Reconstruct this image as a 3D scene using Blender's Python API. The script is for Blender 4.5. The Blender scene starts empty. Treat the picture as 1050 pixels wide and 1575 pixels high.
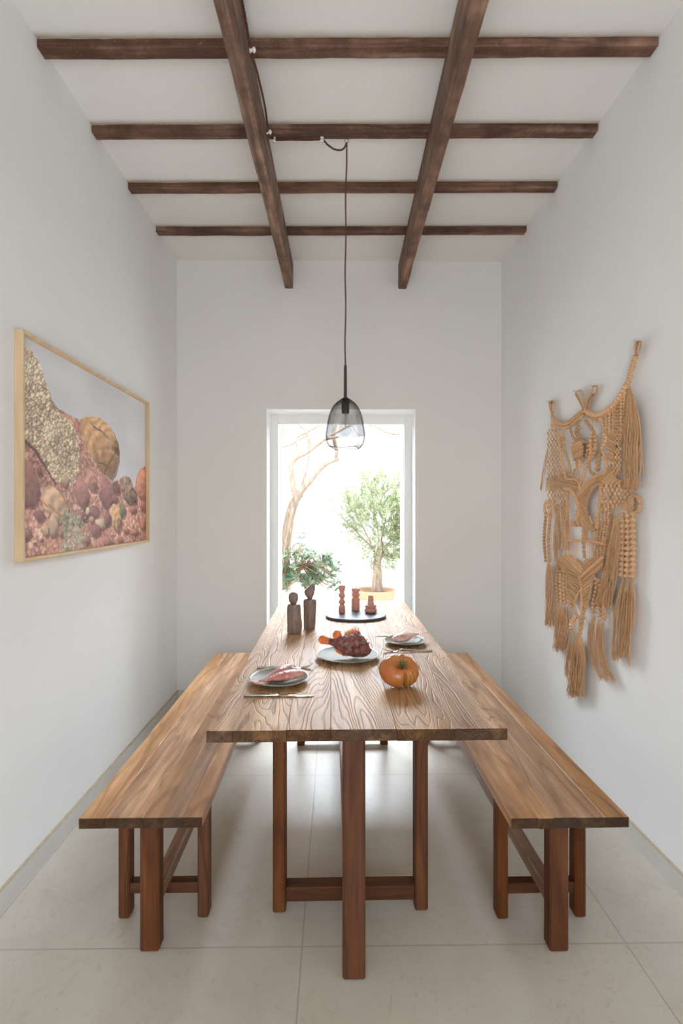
import bpy, bmesh, math, random
import numpy as np
from mathutils import Vector, Matrix, Euler, noise
R = random.Random(7)
PI = math.pi
F = 787.5; CX = 525.0; CY = 787.5; H = 1.338      # 18 mm lens on a 24 mm wide frame, eye height
TOP = 0.76; SEAT = 0.45; CEIL = 3.12
scene = bpy.context.scene
COL = scene.collection

# ---------- measuring helpers: a photo pixel seen at a depth or on a horizontal plane, in metres
def atd(px, py, d): return Vector(((px-CX)*d/F, d, H-(py-CY)*d/F))
def atz(px, py, z):
    d = (H-z)*F/(py-CY)
    return Vector(((px-CX)*d/F, d, z))

# ---------- mesh builder
class MB:
    def __init__(s): s.v=[]; s.f=[]; s.r=[]; s.sm=[]; s.mi=[]; s.cur=0.0; s.m=0
    def add(s, verts, faces, smooth=False):
        n=len(s.v); s.v.extend([tuple(p) for p in verts]); s.r.extend([s.cur]*len(verts))
        for f in faces: s.f.append([i+n for i in f]); s.sm.append(smooth); s.mi.append(s.m)
    def box(s, a, b, bev=0.003, M=None, rnd=None):
        s.cur = R.random() if rnd is None else rnd
        x0,y0,z0=a; x1,y1,z1=b
        bev=min(bev,(x1-x0)*.45,(y1-y0)*.45,(z1-z0)*.45)
        V=[];idx={}
        for i,X in enumerate((x0,x1)):
            for j,Y in enumerate((y0,y1)):
                for k,Z in enumerate((z0,z1)):
                    dx=bev*(1-2*i);dy=bev*(1-2*j);dz=bev*(1-2*k)
                    idx[i,j,k,0]=len(V);V.append((X,Y+dy,Z+dz))
                    idx[i,j,k,1]=len(V);V.append((X+dx,Y,Z+dz))
                    idx[i,j,k,2]=len(V);V.append((X+dx,Y+dy,Z))
        Fc=[]
        for i in (0,1):
            Fc.append([idx[i,0,0,0],idx[i,1,0,0],idx[i,1,1,0],idx[i,0,1,0]][::(1 if i else -1)])
            Fc.append([idx[0,i,0,1],idx[0,i,1,1],idx[1,i,1,1],idx[1,i,0,1]][::(1 if i else -1)])
            Fc.append([idx[0,0,i,2],idx[1,0,i,2],idx[1,1,i,2],idx[0,1,i,2]][::(1 if i else -1)])
        def q(a,b,c,d): Fc.append([a,b,c,d])
        for j in (0,1):
            for k in (0,1): q(idx[0,j,k,1],idx[1,j,k,1],idx[1,j,k,2],idx[0,j,k,2])
        for i in (0,1):
            for k in (0,1): q(idx[i,0,k,0],idx[i,1,k,0],idx[i,1,k,2],idx[i,0,k,2])
            for j in (0,1): q(idx[i,j,0,0],idx[i,j,1,0],idx[i,j,1,1],idx[i,j,0,1])
        for i in (0,1):
            for j in (0,1):
                for k in (0,1): Fc.append([idx[i,j,k,0],idx[i,j,k,1],idx[i,j,k,2]])
        if M is not None: V=[M@Vector(p) for p in V]
        # orient outward
        c=sum((Vector(p) for p in V),Vector())/len(V)
        out=[]
        for f in Fc:
            P=[Vector(V[i]) for i in f]; nrm=(P[1]-P[0]).cross(P[2]-P[0])
            out.append(f if nrm.dot(sum(P,Vector())/len(P)-c)>0 else f[::-1])
        s.add(V,out)
    def prism(s, poly, z0, z1):
        n=len(poly); A=sum(poly[i][0]*poly[(i+1)%n][1]-poly[(i+1)%n][0]*poly[i][1] for i in range(n))
        if A<0: poly=poly[::-1]
        V=[(x,y,z0) for x,y in poly]+[(x,y,z1) for x,y in poly]
        s.add(V,[list(range(n))[::-1],list(range(n,2*n))]+[[i,(i+1)%n,n+(i+1)%n,n+i] for i in range(n)])
    def rings(s, rings, cap=True, smooth=True, closed=True):
        n=len(rings[0]); V=[p for r in rings for p in r]; Fc=[]
        for i in range(len(rings)-1):
            for j in range(n if closed else n-1):
                a=i*n+j;b=i*n+(j+1)%n; Fc.append([a,b,b+n,a+n])
        if cap: Fc.append(list(range(n))[::-1]); Fc.append(list(range((len(rings)-1)*n,len(rings)*n)))
        s.add(V,Fc,smooth)
    def tube(s, pts, rad, n=6, cap=True, flat=1.0):
        pts=[Vector(p) for p in pts]
        if len(pts)<2: return
        if not hasattr(rad,'__len__'): rad=[rad]*len(pts)
        rs=[]; up=None
        for i,p in enumerate(pts):
            t=(pts[min(i+1,len(pts)-1)]-pts[max(i-1,0)])
            if t.length<1e-9: t=Vector((0,0,1))
            t.normalize()
            if up is None:
                up=Vector((0,0,1)) if abs(t.z)<.8 else Vector((1,0,0))
            a=up-t*up.dot(t)
            if a.length<1e-5: a=t.orthogonal()
            a.normalize(); up=a; b=t.cross(a)
            rs.append([p+(a*math.cos(2*PI*k/n)*flat+b*math.sin(2*PI*k/n))*rad[i] for k in range(n)])
        s.rings(rs,cap,True)
    def lathe(s, prof, c=(0,0,0), n=32, sx=1, sy=1, smooth=True, cap=False):
        c=Vector(c)
        s.rings([[c+Vector((r*sx*math.cos(2*PI*k/n),r*sy*math.sin(2*PI*k/n),z)) for k in range(n)] for r,z in prof],cap,smooth)
    def ball(s, c, r, nu=8, nv=6, M=None):
        c=Vector(c); rs=[]
        if not hasattr(r,'__len__'): r=(r,r,r)
        for i in range(nv+1):
            th=PI*i/nv; q=max(math.sin(th),.02)
            ring=[Vector((r[0]*q*math.cos(2*PI*k/nu),r[1]*q*math.sin(2*PI*k/nu),-r[2]*math.cos(th))) for k in range(nu)]
            rs.append([c+((M@p) if M is not None else p) for p in ring])
        s.rings(rs,True,True)
    def build(s, name, mats, parent=None, loc=None):
        me=bpy.data.meshes.new(name); me.from_pydata(s.v,[],s.f)
        if not isinstance(mats,(list,tuple)): mats=[mats]
        for m in mats: me.materials.append(m)
        me.polygons.foreach_set('use_smooth',s.sm); me.polygons.foreach_set('material_index',s.mi)
        at=me.attributes.new('rnd','FLOAT','POINT'); at.data.foreach_set('value',s.r)
        me.update()
        o=bpy.data.objects.new(name,me); COL.objects.link(o)
        if parent is not None: o.parent=parent
        if loc is not None: o.location=loc
        return o
def tag(o,label=None,cat=None,group=None,kind=None):
    if label: o['label']=label
    if cat: o['category']=cat
    if group: o['group']=group
    if kind: o['kind']=kind
    return o
def thing(name,label,cat,loc=(0,0,0),rz=0,group=None):
    o=bpy.data.objects.new(name,None); COL.objects.link(o); o.location=loc; o.rotation_euler=(0,0,rz)
    o.empty_display_size=.05
    return tag(o,label,cat,group)
def struct(name,mb,mat,parent=None):
    o=mb.build(name,mat,parent)
    if parent is None: o['kind']='structure'
    return o
def copy_tree(o,parent=None):
    c=o.copy(); COL.objects.link(c)
    if parent is not None: c.parent=parent
    for ch in [q for q in COL.objects if q.parent==o]: copy_tree(ch,c)
    return c
def smoothpath(pts,k=4):
    P=[Vector(p) for p in pts]; out=[]
    for i in range(len(P)-1):
        a=P[max(i-1,0)];b=P[i];c=P[i+1];d=P[min(i+2,len(P)-1)]
        for j in range(k):
            t=j/k
            out.append(.5*((2*b)+(c-a)*t+(2*a-5*b+4*c-d)*t*t+(3*b-a-3*c+d)*t**3))
    out.append(P[-1]); return out
def resample(P,step):
    P=[Vector(p) for p in P]; L=[0]
    for i in range(1,len(P)): L.append(L[-1]+(P[i]-P[i-1]).length)
    n=max(2,int(L[-1]/step)+1); out=[];j=0
    for i in range(n):
        t=L[-1]*i/(n-1)
        while j<len(P)-2 and L[j+1]<t: j+=1
        u=(t-L[j])/max(L[j+1]-L[j],1e-9); out.append(P[j].lerp(P[j+1],min(1,u)))
    return out

# ---------- materials
class N:
    def __init__(s,name):
        s.m=bpy.data.materials.new(name); s.m.use_nodes=True; s.t=s.m.node_tree
        s.b=s.t.nodes['Principled BSDF']; s.out=s.t.nodes['Material Output']
    def n(s,typ,ins=None,**kw):
        nd=s.t.nodes.new(typ)
        for k,v in kw.items(): setattr(nd,k,v)
        for k,v in (ins or {}).items():
            if isinstance(v,bpy.types.NodeSocket): s.t.links.new(v,nd.inputs[k])
            else: nd.inputs[k].default_value=v
        return nd
    def math(s,op,a,b=0.0,c=0.0): return s.n('ShaderNodeMath',{0:a,1:b,2:c},operation=op).outputs[0]
    def vmul(s,v,sc): return s.n('ShaderNodeVectorMath',{0:v,1:sc},operation='MULTIPLY').outputs[0]
    def vadd(s,v,sc): return s.n('ShaderNodeVectorMath',{0:v,1:sc},operation='ADD').outputs[0]
    def noise(s,v,scale=5,detail=3,rough=.5,dist=0): return s.n('ShaderNodeTexNoise',{'Vector':v,'Scale':scale,'Detail':detail,'Roughness':rough,'Distortion':dist}).outputs[0]
    def mix(s,f,a,b,mode='MIX'):
        nd=s.n('ShaderNodeMix',data_type='RGBA',blend_type=mode)
        for k,v in ((0,f),(6,a),(7,b)):
            if isinstance(v,bpy.types.NodeSocket): s.t.links.new(v,nd.inputs[k])
            else: nd.inputs[k].default_value=v if k==0 else (tuple(v)+(1,))[:4]
        return nd.outputs[2]
    def ramp(s,f,stops):
        nd=s.n('ShaderNodeValToRGB',{0:f}); e=nd.color_ramp.elements
        while len(e)<len(stops): e.new(.5)
        for q,(p,c) in zip(e,stops): q.position=p; q.color=(tuple(c)+(1,))[:4] if hasattr(c,'__len__') else (c,c,c,1)
        return nd.outputs[0]
    def obj(s): return s.n('ShaderNodeTexCoord').outputs['Object']
    def set(s,**kw):
        for k,v in kw.items():
            k=k.replace('_',' ')
            if isinstance(v,bpy.types.NodeSocket): s.t.links.new(v,s.b.inputs[k])
            else: s.b.inputs[k].default_value=(tuple(v)+(1,))[:4] if hasattr(v,'__len__') and len(v)==3 and 'Color' in k else v
    def bump(s,h,strength=.3,dist=.002):
        s.t.links.new(s.n('ShaderNodeBump',{'Height':h,'Strength':strength,'Distance':dist}).outputs[0],s.b.inputs['Normal'])
def plain(name,c,rough=.5,metal=0,var=.12,scale=20,bump=.1,spec=.5):
    k=N(name); v=k.obj(); n=k.noise(v,scale,4)
    k.set(Base_Color=k.mix(n,[x*(1-var) for x in c],[min(1,x*(1+var)) for x in c]),Roughness=rough,Metallic=metal,Specular_IOR_Level=spec)
    if bump: k.bump(k.noise(v,scale*3,3),bump,.001)
    return k.m
def wood(name,axis,dark,mid,light,grain=1.0,rough=.45,tint=.25,contour=11,spec=.5,bumps=.5,dent=0,fib=.35,lines=.5,speck=0):
    k=N(name); v=k.obj()
    rnd=k.n('ShaderNodeAttribute',attribute_name='rnd').outputs['Fac']
    off=k.n('ShaderNodeCombineXYZ',{0:k.math('MULTIPLY',rnd,37.1),1:k.math('MULTIPLY',rnd,91.7),2:k.math('MULTIPLY',rnd,53.3)}).outputs[0]
    sc=[5.5*grain]*3; sc[axis]=.75*grain
    p=k.vadd(k.vmul(v,tuple(sc)),off)
    base=k.noise(p,1.0,2.0,.45,.25)
    warp=k.noise(k.vadd(k.vmul(v,(28,28,28) if grain>1 else tuple(6 if q==axis else 26 for q in range(3))),off),1.0,2,.5)
    ring=k.math('FRACT',k.math('MULTIPLY',k.math('ADD',base,k.math('MULTIPLY',warp,.035)),contour))
    line=k.math('SUBTRACT',1.0,k.math('ABSOLUTE',k.math('SUBTRACT',k.math('MULTIPLY',ring,2.0),1.0)))   # 0..1 triangle
    thin=k.ramp(line,[(0.0,1.0),(.36,0.0)])
    sf=[210]*3; sf[axis]=4
    fibre=k.noise(k.vadd(k.vmul(v,tuple(sf)),off),1.0,3,.6)
    sf2=[34]*3; sf2[axis]=1.3
    streak=k.noise(k.vadd(k.vmul(v,tuple(sf2)),off),1.0,3,.6)
    broad=k.noise(k.vadd(k.vmul(v,tuple(2.5 if q==axis else 12 for q in range(3))),off),1.0,3,.6)
    col=k.ramp(k.math('ADD',k.math('MULTIPLY',streak,.5),k.math('MULTIPLY',broad,.5)),[(.34,[(a+b)/2 for a,b in zip(dark,mid)]),(.50,mid),(.66,light)])
    col=k.mix(k.math('MULTIPLY',thin,lines),col,dark)
    col=k.mix(k.math('MULTIPLY',k.ramp(fibre,[(.50,0.0),(.68,1.0)]),fib),col,light)
    col=k.mix(k.math('MULTIPLY',k.ramp(fibre,[(.30,1.0),(.44,0.0)]),fib),col,dark)
    if speck:
        b1=k.ramp(k.noise(v,7,5,.65),[(.42,1.0),(.60,0.0)]); col=k.mix(k.math('MULTIPLY',b1,.55),col,[x*.8 for x in dark])
        b2=k.ramp(k.noise(v,75,4,.7),[(.60,0.0),(.74,1.0)]); col=k.mix(k.math('MULTIPLY',b2,speck),col,(.40,.33,.27))
    # knots
    kv=[3.2]*3; kv[axis]=1.1
    vor=k.n('ShaderNodeTexVoronoi',{'Vector':k.vadd(k.vmul(v,tuple(kv)),off),'Scale':1.0}).outputs['Distance']
    kn=k.ramp(vor,[(.035,1.0),(.10,0.0)])
    col=k.mix(k.math('MULTIPLY',kn,.6),col,[x*.4 for x in dark])
    t=k.n('ShaderNodeHueSaturation',{'Hue':.5,'Saturation':k.math('ADD',.92,k.math('MULTIPLY',k.math('FRACT',k.math('MULTIPLY',rnd,7.3)),.2)),'Value':k.math('ADD',1-tint*.6,k.math('MULTIPLY',rnd,tint)),'Color':col}).outputs[0]
    k.set(Base_Color=t,Roughness=k.math('ADD',rough-.06,k.math('MULTIPLY',fibre,.14)),Specular_IOR_Level=spec)
    h=k.math('ADD',k.math('MULTIPLY',thin,-1.0),k.math('MULTIPLY',fibre,.5))
    if dent: h=k.math('ADD',h,k.math('MULTIPLY',k.noise(v,9,3),dent))
    k.bump(h,bumps,.0015)
    return k.m
M={}
M['table']=wood('reclaimed_teak_table',1,(.16,.075,.035),(.51,.285,.145),(.78,.50,.29),rough=.46,contour=38,bumps=.55,fib=.25,tint=.25,spec=.32,lines=.6)
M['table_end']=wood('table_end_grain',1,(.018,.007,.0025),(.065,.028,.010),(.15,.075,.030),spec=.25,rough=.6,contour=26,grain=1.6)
M['bench']=wood('teak_bench',1,(.16,.072,.030),(.47,.25,.125),(.70,.43,.245),rough=.40,contour=9,bumps=.35,tint=.45,fib=.22)
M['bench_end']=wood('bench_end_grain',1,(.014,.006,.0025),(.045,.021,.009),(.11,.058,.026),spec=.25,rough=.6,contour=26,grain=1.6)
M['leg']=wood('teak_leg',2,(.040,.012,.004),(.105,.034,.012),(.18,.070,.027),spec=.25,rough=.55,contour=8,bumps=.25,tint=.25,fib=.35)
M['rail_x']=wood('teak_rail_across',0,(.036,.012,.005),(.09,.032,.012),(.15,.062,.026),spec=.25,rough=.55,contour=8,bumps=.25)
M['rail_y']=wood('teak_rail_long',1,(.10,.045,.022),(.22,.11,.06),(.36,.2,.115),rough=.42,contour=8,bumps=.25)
M['beam']=wood('rough_beam_long',1,(.055,.028,.017),(.24,.128,.082),(.50,.31,.21),speck=.3,rough=.6,contour=7,bumps=.9,tint=.15,dent=1.2,spec=.35,fib=.25)
M['joist']=wood('rough_joist_across',0,(.042,.019,.012),(.18,.088,.060),(.35,.21,.155),speck=.5,rough=.65,contour=6,bumps=.9,tint=.2,dent=1.2,spec=.3,fib=.25)
M['oak']=wood('pale_oak',2,(.55,.38,.22),(.66,.48,.29),(.76,.58,.37),rough=.5,contour=4,bumps=.1,fib=.2,tint=.08)
M['figure']=wood('dark_figure_wood',2,(.11,.062,.048),(.23,.14,.112),(.36,.24,.195),rough=.5,contour=9,grain=4,bumps=.3,fib=.5)
# plaster
def plaster(name,c,bs=.25,keep=False):
    k=N(name); v=k.obj()
    a=k.noise(v,1.3,4,.6); b=k.noise(v,9,4,.6)
    col=k.mix(k.ramp(a,[(.3,0.0),(.7,1.0)]),[x*.965 for x in c],c)
    col=k.mix(k.math('MULTIPLY',k.ramp(b,[(.62,0.0),(.8,1.0)]),.25),col,[x*.93 for x in c])
    k.set(Base_Color=col,Roughness=.85,Specular_IOR_Level=.25)
    k.bump(k.math('ADD',k.noise(v,14,5,.6),k.math('MULTIPLY',a,2.5)),bs,.004)
    k.col=col; return k if keep else k.m
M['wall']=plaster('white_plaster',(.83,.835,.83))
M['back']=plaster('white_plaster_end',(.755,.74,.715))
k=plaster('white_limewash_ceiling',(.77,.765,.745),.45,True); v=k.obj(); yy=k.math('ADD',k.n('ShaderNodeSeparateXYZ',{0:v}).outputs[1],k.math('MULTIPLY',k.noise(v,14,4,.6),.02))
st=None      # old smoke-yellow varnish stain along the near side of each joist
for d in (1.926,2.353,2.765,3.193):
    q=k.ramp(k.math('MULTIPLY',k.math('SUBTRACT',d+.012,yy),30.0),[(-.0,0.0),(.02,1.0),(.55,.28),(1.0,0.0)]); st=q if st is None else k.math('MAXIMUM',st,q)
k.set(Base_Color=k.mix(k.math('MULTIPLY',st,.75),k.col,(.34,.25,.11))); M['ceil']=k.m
M['reveal']=plain('reveal_brightening_white',(.93,.94,.94),.22,var=.01,bump=.02,spec=.8)  # extra white and glossy so the window reveal looks brightly lit
M['white']=plain('white_paint',(.80,.81,.80),.5,var=.02,bump=.03)
M['court']=plaster('courtyard_limewash',(.90,.89,.87),.8)
# tiled stone floor
k=N('stone_tile_floor'); v=k.obj(); sp=k.n('ShaderNodeSeparateXYZ',{0:v})
def gl(ax,off,per):
    q=k.math('FRACT',k.math('ADD',k.math('DIVIDE',k.math('ADD',sp.outputs[ax],off),per),.5))
    return k.math('MULTIPLY',k.math('ABSOLUTE',k.math('SUBTRACT',q,.5)),per)
g=k.math('MINIMUM',gl(0,.101,1.003),gl(1,-1.578,1.028))
gm=k.ramp(g,[(.0010,1.0),(.0024,0.0)])
a=k.noise(v,1.6,5,.6); b=k.noise(v,7,6,.65,.6); c=k.noise(v,38,3,.6)
col=k.mix(k.ramp(a,[(.3,0.0),(.7,1.0)]),(.50,.455,.385),(.60,.555,.48))
col=k.mix(k.math('MULTIPLY',k.ramp(b,[(.56,0.0),(.72,1.0)]),.32),col,(.40,.355,.285))
vein=k.ramp(k.math('ABSOLUTE',k.math('SUBTRACT',k.noise(v,3.3,6,.7,1.0),.5)),[(.0,1.0),(.014,0.0)])
col=k.mix(k.math('MULTIPLY',k.math('MULTIPLY',vein,k.ramp(c,[(.45,0.0),(.6,1.0)])),.35),col,(.32,.27,.2))
col=k.mix(k.math('MULTIPLY',k.ramp(c,[(.66,0.0),(.76,1.0)]),.35),col,(.33,.28,.21))
col=k.mix(k.math('MULTIPLY',gm,.8),col,(.30,.27,.22))
k.set(Base_Color=col,Roughness=k.math('ADD',.24,k.math('MULTIPLY',b,.16)),Specular_IOR_Level=.85)
k.bump(k.math('SUBTRACT',k.math('MULTIPLY',b,.2),gm),.3,.001)
M['floor']=k.m
M['skirt']=plain('stone_skirting',(.60,.585,.55),.45,var=.08,scale=6,bump=.05)
M['grout']=plain('skirting_top_grout',(.48,.40,.29),.8,var=.25,scale=60)
M['court_floor']=plain('courtyard_paving',(.80,.78,.74),.8,var=.06,scale=5)
# glass
k=N('window_glass'); tr=k.n('ShaderNodeBsdfTransparent',{0:(1,1,1,1)}); gs=k.n('ShaderNodeBsdfGlossy',{0:(1,1,1,1),'Roughness':.0})
fr=k.n('ShaderNodeFresnel',{0:1.10}); mx=k.n('ShaderNodeMixShader',{0:fr.outputs[0],1:tr.outputs[0],2:gs.outputs[0]})
k.t.links.new(mx.outputs[0],k.out.inputs[0]); M['glass']=k.m
k=N('bulb_glass'); tr=k.n('ShaderNodeBsdfTransparent',{0:(.93,.95,.95,1)}); gs=k.n('ShaderNodeBsdfGlossy',{0:(1,1,1,1),'Roughness':.03})
fr=k.n('ShaderNodeLayerWeight',{0:.12}); mx=k.n('ShaderNodeMixShader',{0:fr.outputs[1],1:tr.outputs[0],2:gs.outputs[0]})
k.t.links.new(mx.outputs[0],k.out.inputs[0]); M['bulb']=k.m
M['wire']=plain('dark_wire',(.055,.045,.035),.45,.6,var=.2)
M['black']=plain('black_bakelite',(.03,.025,.022),.5,var=.2)
M['steel']=plain('polished_steel',(.62,.61,.60),.16,1.0,var=.03,bump=0)
M['filament']=plain('filament',(.75,.5,.3),.4,.8)
M['porcelain']=plain('white_porcelain',(.75,.73,.70),.25,var=.06)
M['cord']=plain('brown_braided_cord',(.11,.038,.022),.75,var=.35,scale=400,bump=.5)
M['tray']=plain('blue_black_tray',(.075,.09,.12),.33,var=.35,scale=14,bump=.15,spec=.6)
M['clay']=plain('terracotta_pink_wood',(.62,.31,.235),.6,var=.15,scale=60)
M['plate']=plain('grey_glazed_stoneware',(.27,.255,.20),.46,var=.12,scale=30,bump=.05,spec=.14)
M['plate_rim']=plain('plate_rim_glaze',(.40,.37,.30),.25,var=.1,scale=60)
# jute
k=N('jute_cord'); v=k.obj(); n=k.noise(k.vmul(v,(1,1,.25)),320,3,.6); n2=k.noise(v,22,3)
rnd=k.n('ShaderNodeAttribute',attribute_name='rnd').outputs['Fac']
col=k.mix(n,(.44,.235,.11),(.92,.60,.345)); col=k.mix(k.math('MULTIPLY',n2,.25),col,(.34,.185,.09))
col=k.n('ShaderNodeHueSaturation',{'Hue':.5,'Saturation':1.0,'Value':k.math('ADD',.80,k.math('MULTIPLY',rnd,.4)),'Color':col}).outputs[0]
k.set(Base_Color=col,Roughness=.7,Specular_IOR_Level=.3); k.bump(n,.7,.002); M['jute']=k.m
WORLD=1.1; SUN=3.0; EXPO=0.62; SKYC=(.88,.94,1,1)
LIGHTS=[('added_courtyard_fill',(0,6.2,3.4),(3.6,1.6),520,(0,-1,-.55),(.80,.90,1.0)),('added_rear_fill',(0,-1.75,1.1),(1.0,2.0),35,(0,1,0),(.90,.95,1.0))]  # both area lamps are added: sky imitation over the courtyard, fill behind the camera
# =====================================================================  THE ROOM
def lw(y): return -1.144-.0100*(y-1.716)      # left wall plane
def rw(y): return 1.193-.0291*(y-1.789)       # right wall plane
Y0=-1.6; BL=3.62; BR=3.645; YO=4.07
def by(x): return BL+(x-lw(BL))*(BR-BL)/(rw(BR)-lw(BL))
m=MB(); m.add([(-5,-2.2,0),(5,-2.2,0),(5,4.0,0),(-5,4.0,0),(-5,-2.2,-.12),(5,-2.2,-.12),(5,4.0,-.12),(-5,4.0,-.12)],[[0,1,2,3],[7,6,5,4],[0,4,5,1],[2,6,7,3],[1,5,6,2],[3,7,4,0]])
m.v=[(max(-1.5,min(1.6,x)),y,z) for x,y,z in m.v]
fl=struct('floor',m,M['floor']); fl.rotation_euler=(0,0,.0127)
m=MB(); m.prism([(-1.5,Y0),(1.6,Y0),(1.6,4.07),(-1.5,4.07)],CEIL,CEIL+.25); struct('ceiling',m,M['ceil'])
m=MB(); m.prism([(lw(Y0),Y0),(lw(BL),BL+.005),(lw(BL)-.3,BL+.005),(lw(Y0)-.3,Y0)],0,CEIL+.001); struct('wall_left',m,M['wall'])
m=MB(); m.prism([(rw(Y0),Y0),(rw(BR),BR+.005),(rw(BR)+.3,BR+.005),(rw(Y0)+.3,Y0)],0,CEIL+.001); struct('wall_right',m,M['wall'])
m=MB()
m.prism([(lw(Y0)-.3,Y0),(-.55,Y0),(-.55,Y0-.2),(lw(Y0)-.3,Y0-.2)],0,CEIL+.001); m.prism([(.55,Y0),(rw(Y0)+.3,Y0),(rw(Y0)+.3,Y0-.2),(.55,Y0-.2)],0,CEIL+.001)
m.prism([(-.55,Y0),(.55,Y0),(.55,Y0-.2),(-.55,Y0-.2)],2.2,CEIL+.001); struct('wall_behind_camera',m,M['wall'])
OX0,OX1,OZ=-.533,.527,2.069
m=MB()
m.prism([(lw(BL)-.3,by(lw(BL)-.3)),(OX0,by(OX0)),(OX0,3.845),(OX0+.04,3.845),(OX0+.062,YO),(lw(BL)-.3,YO)],0,CEIL+.001)
m.prism([(OX1,by(OX1)),(rw(BR)+.3,by(rw(BR)+.3)),(rw(BR)+.3,YO),(OX1-.062,YO),(OX1-.04,3.845),(OX1,3.845)],0,CEIL+.001)
m.prism([(OX0,by(OX0)),(OX1,by(OX1)),(OX1,YO),(OX0,YO)],OZ,CEIL+.001)
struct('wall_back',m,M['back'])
m=MB()
m.prism([(OX0,by(OX0)+.002),(OX0+.004,by(OX0)+.002),(OX0+.004,3.842),(OX0,3.842)],0,OZ)
m.prism([(OX1,by(OX1)+.002),(OX1-.004,by(OX1)+.002),(OX1-.004,3.842),(OX1,3.842)],0,OZ)
m.prism([(OX0,by(OX0)+.002),(OX1,by(OX1)+.002),(OX1,3.842),(OX0,3.842)],OZ-.004,OZ)
struct('added_reveal_lining_1',m,M['reveal'])  # thin lining added over the reveal to brighten it
# fixed glazed opening: frame set deep in the reveal, pane inside it
m=MB(); fd=3.842; fw=.056
m.box((OX0,fd,0.0),(OX0+fw,fd+.06,OZ),.004); m.box((OX1-fw,fd,0.0),(OX1,fd+.06,OZ),.004)
m.box((OX0+fw,fd,OZ-.068),(OX1-fw,fd+.06,OZ),.004); m.box((OX0+fw,fd,0.0),(OX1-fw,fd+.06,.07),.004)
wn=struct('window_1',m,M['white'])
m=MB(); m.box((OX0+fw,fd+.028,.07),(OX1-fw,fd+.034,OZ-.068),.0005); m.build('glass_pane',M['glass'],wn)
# skirting
def skirt(name,fn,sgn,y0,y1):
    m=MB(); t=.012*sgn
    m.prism([(fn(y0),y0),(fn(y1),y1),(fn(y1)+t,y1),(fn(y0)+t,y0)],0.0,.073)
    m.m=1; m.prism([(fn(y0),y0),(fn(y1),y1),(fn(y1)+t*.95,y1),(fn(y0)+t*.95,y0)],.0728,.0765)
    return struct(name,m,[M['skirt'],M['grout']])
skirt('baseboard_left',lw,1,Y0,BL); skirt('baseboard_right',rw,-1,Y0,BR)
m=MB()
for x0,x1 in ((lw(BL),OX0),(OX1,rw(BR))):
    m.m=0; m.prism([(x0,by(x0)),(x1,by(x1)),(x1,by(x1)-.012),(x0,by(x0)-.012)],0,.073)
    m.m=1; m.prism([(x0,by(x0)),(x1,by(x1)),(x1,by(x1)-.0115),(x0,by(x0)-.0115)],.0728,.0765)
struct('baseboard_back',m,[M['skirt'],M['grout']])
# ceiling joists (across) with hand-hewn faces, then two long beams under them
def hewn(name,p0,p1,w,h,mat,seed,amp=.004,n=60):
    """rough squared timber from p0 to p1 (bottom centre line), w wide, h tall"""
    p0=Vector(p0);p1=Vector(p1);t=(p1-p0).normalized();s=Vector((t.y,-t.x,0)).normalized();rs=[]
    for i in range(n+1):
        c=p0.lerp(p1,i/n);q=[]
        prof=[(-.5,.0),(-.5,1),(.5,1),(.5,.0),(.46,-.0),(.0,-.0),(-.46,-.0)]
        prof=[(-.5,.08),(-.5,.5),(-.5,1),(.5,1),(.5,.5),(.5,.08),(.43,0),(0,0),(-.43,0)]
        for a,b in prof:
            P=c+s*a*w+Vector((0,0,b*h))
            if b<1:
                nn=noise.noise_vector(P*5+Vector((seed,0,0)))*amp+noise.noise_vector(P*19+Vector((seed,4,0)))*amp*.5
                P+=Vector((nn.x,nn.y,nn.z*.6))
            q.append(P)
        rs.append(q)
    m=MB(); m.cur=R.random(); m.rings(rs,True,False); return m
JW='short joists across the ceiling'
for i,(d,pos) in enumerate(((1.926,'nearest the camera'),(2.353,'second from the camera, carrying the lamp cord'),(2.765,'third from the camera'),(3.193,'nearest the far wall'))):
    yc=d+.027
    m=hewn('j',(lw(yc)+.0,yc+.003,3.088),(rw(yc)-.0,yc-.006,3.088),.056-.002*i,.05,M['joist'],i*7,.003,90)
    o=m.build('ceiling_joist',M['joist']); tag(o,'dark brown rough joist across the ceiling, '+pos,'ceiling joist',JW)
for x0,x1,sd,lab in ((-.368,-.372,3,'long dark timber beam left of the lamp, with cord and insulators on its side'),(.425,.433,9,'long dark timber beam right of the lamp')):
    m=hewn('b',(x0+.0,Y0,2.922),(x1,BL+.02,2.922),.060,.172,M['beam'],sd,.003,200)
    o=m.build('ceiling_beam',M['beam']); tag(o,lab,'ceiling beam')
# =====================================================================  TABLE AND BENCHES
def boards(widths,x0,y0,y1,z0,z1,bev=.0022,jit=.0015):
    m=MB(); x=x0
    for w in widths:
        dy=R.uniform(-jit,jit); m.box((x,y0+dy,z0),(x+w,y1+dy,z1+R.uniform(-.0003,.0003)),.0013)
        x+=w
    # end grain on the two short faces
    for i,f in enumerate(m.f):
        P=[Vector(m.v[j]) for j in f]; nrm=(P[1]-P[0]).cross(P[2]-P[0])
        if nrm.length>0 and abs(nrm.normalized().y)>.3: m.mi[i]=1
    return m
def leg(x0,y0,w,d,h,r=None):
    m=MB(); m.box((x0,y0,0.0),(x0+w,y0+d,h),.005); return m
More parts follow.
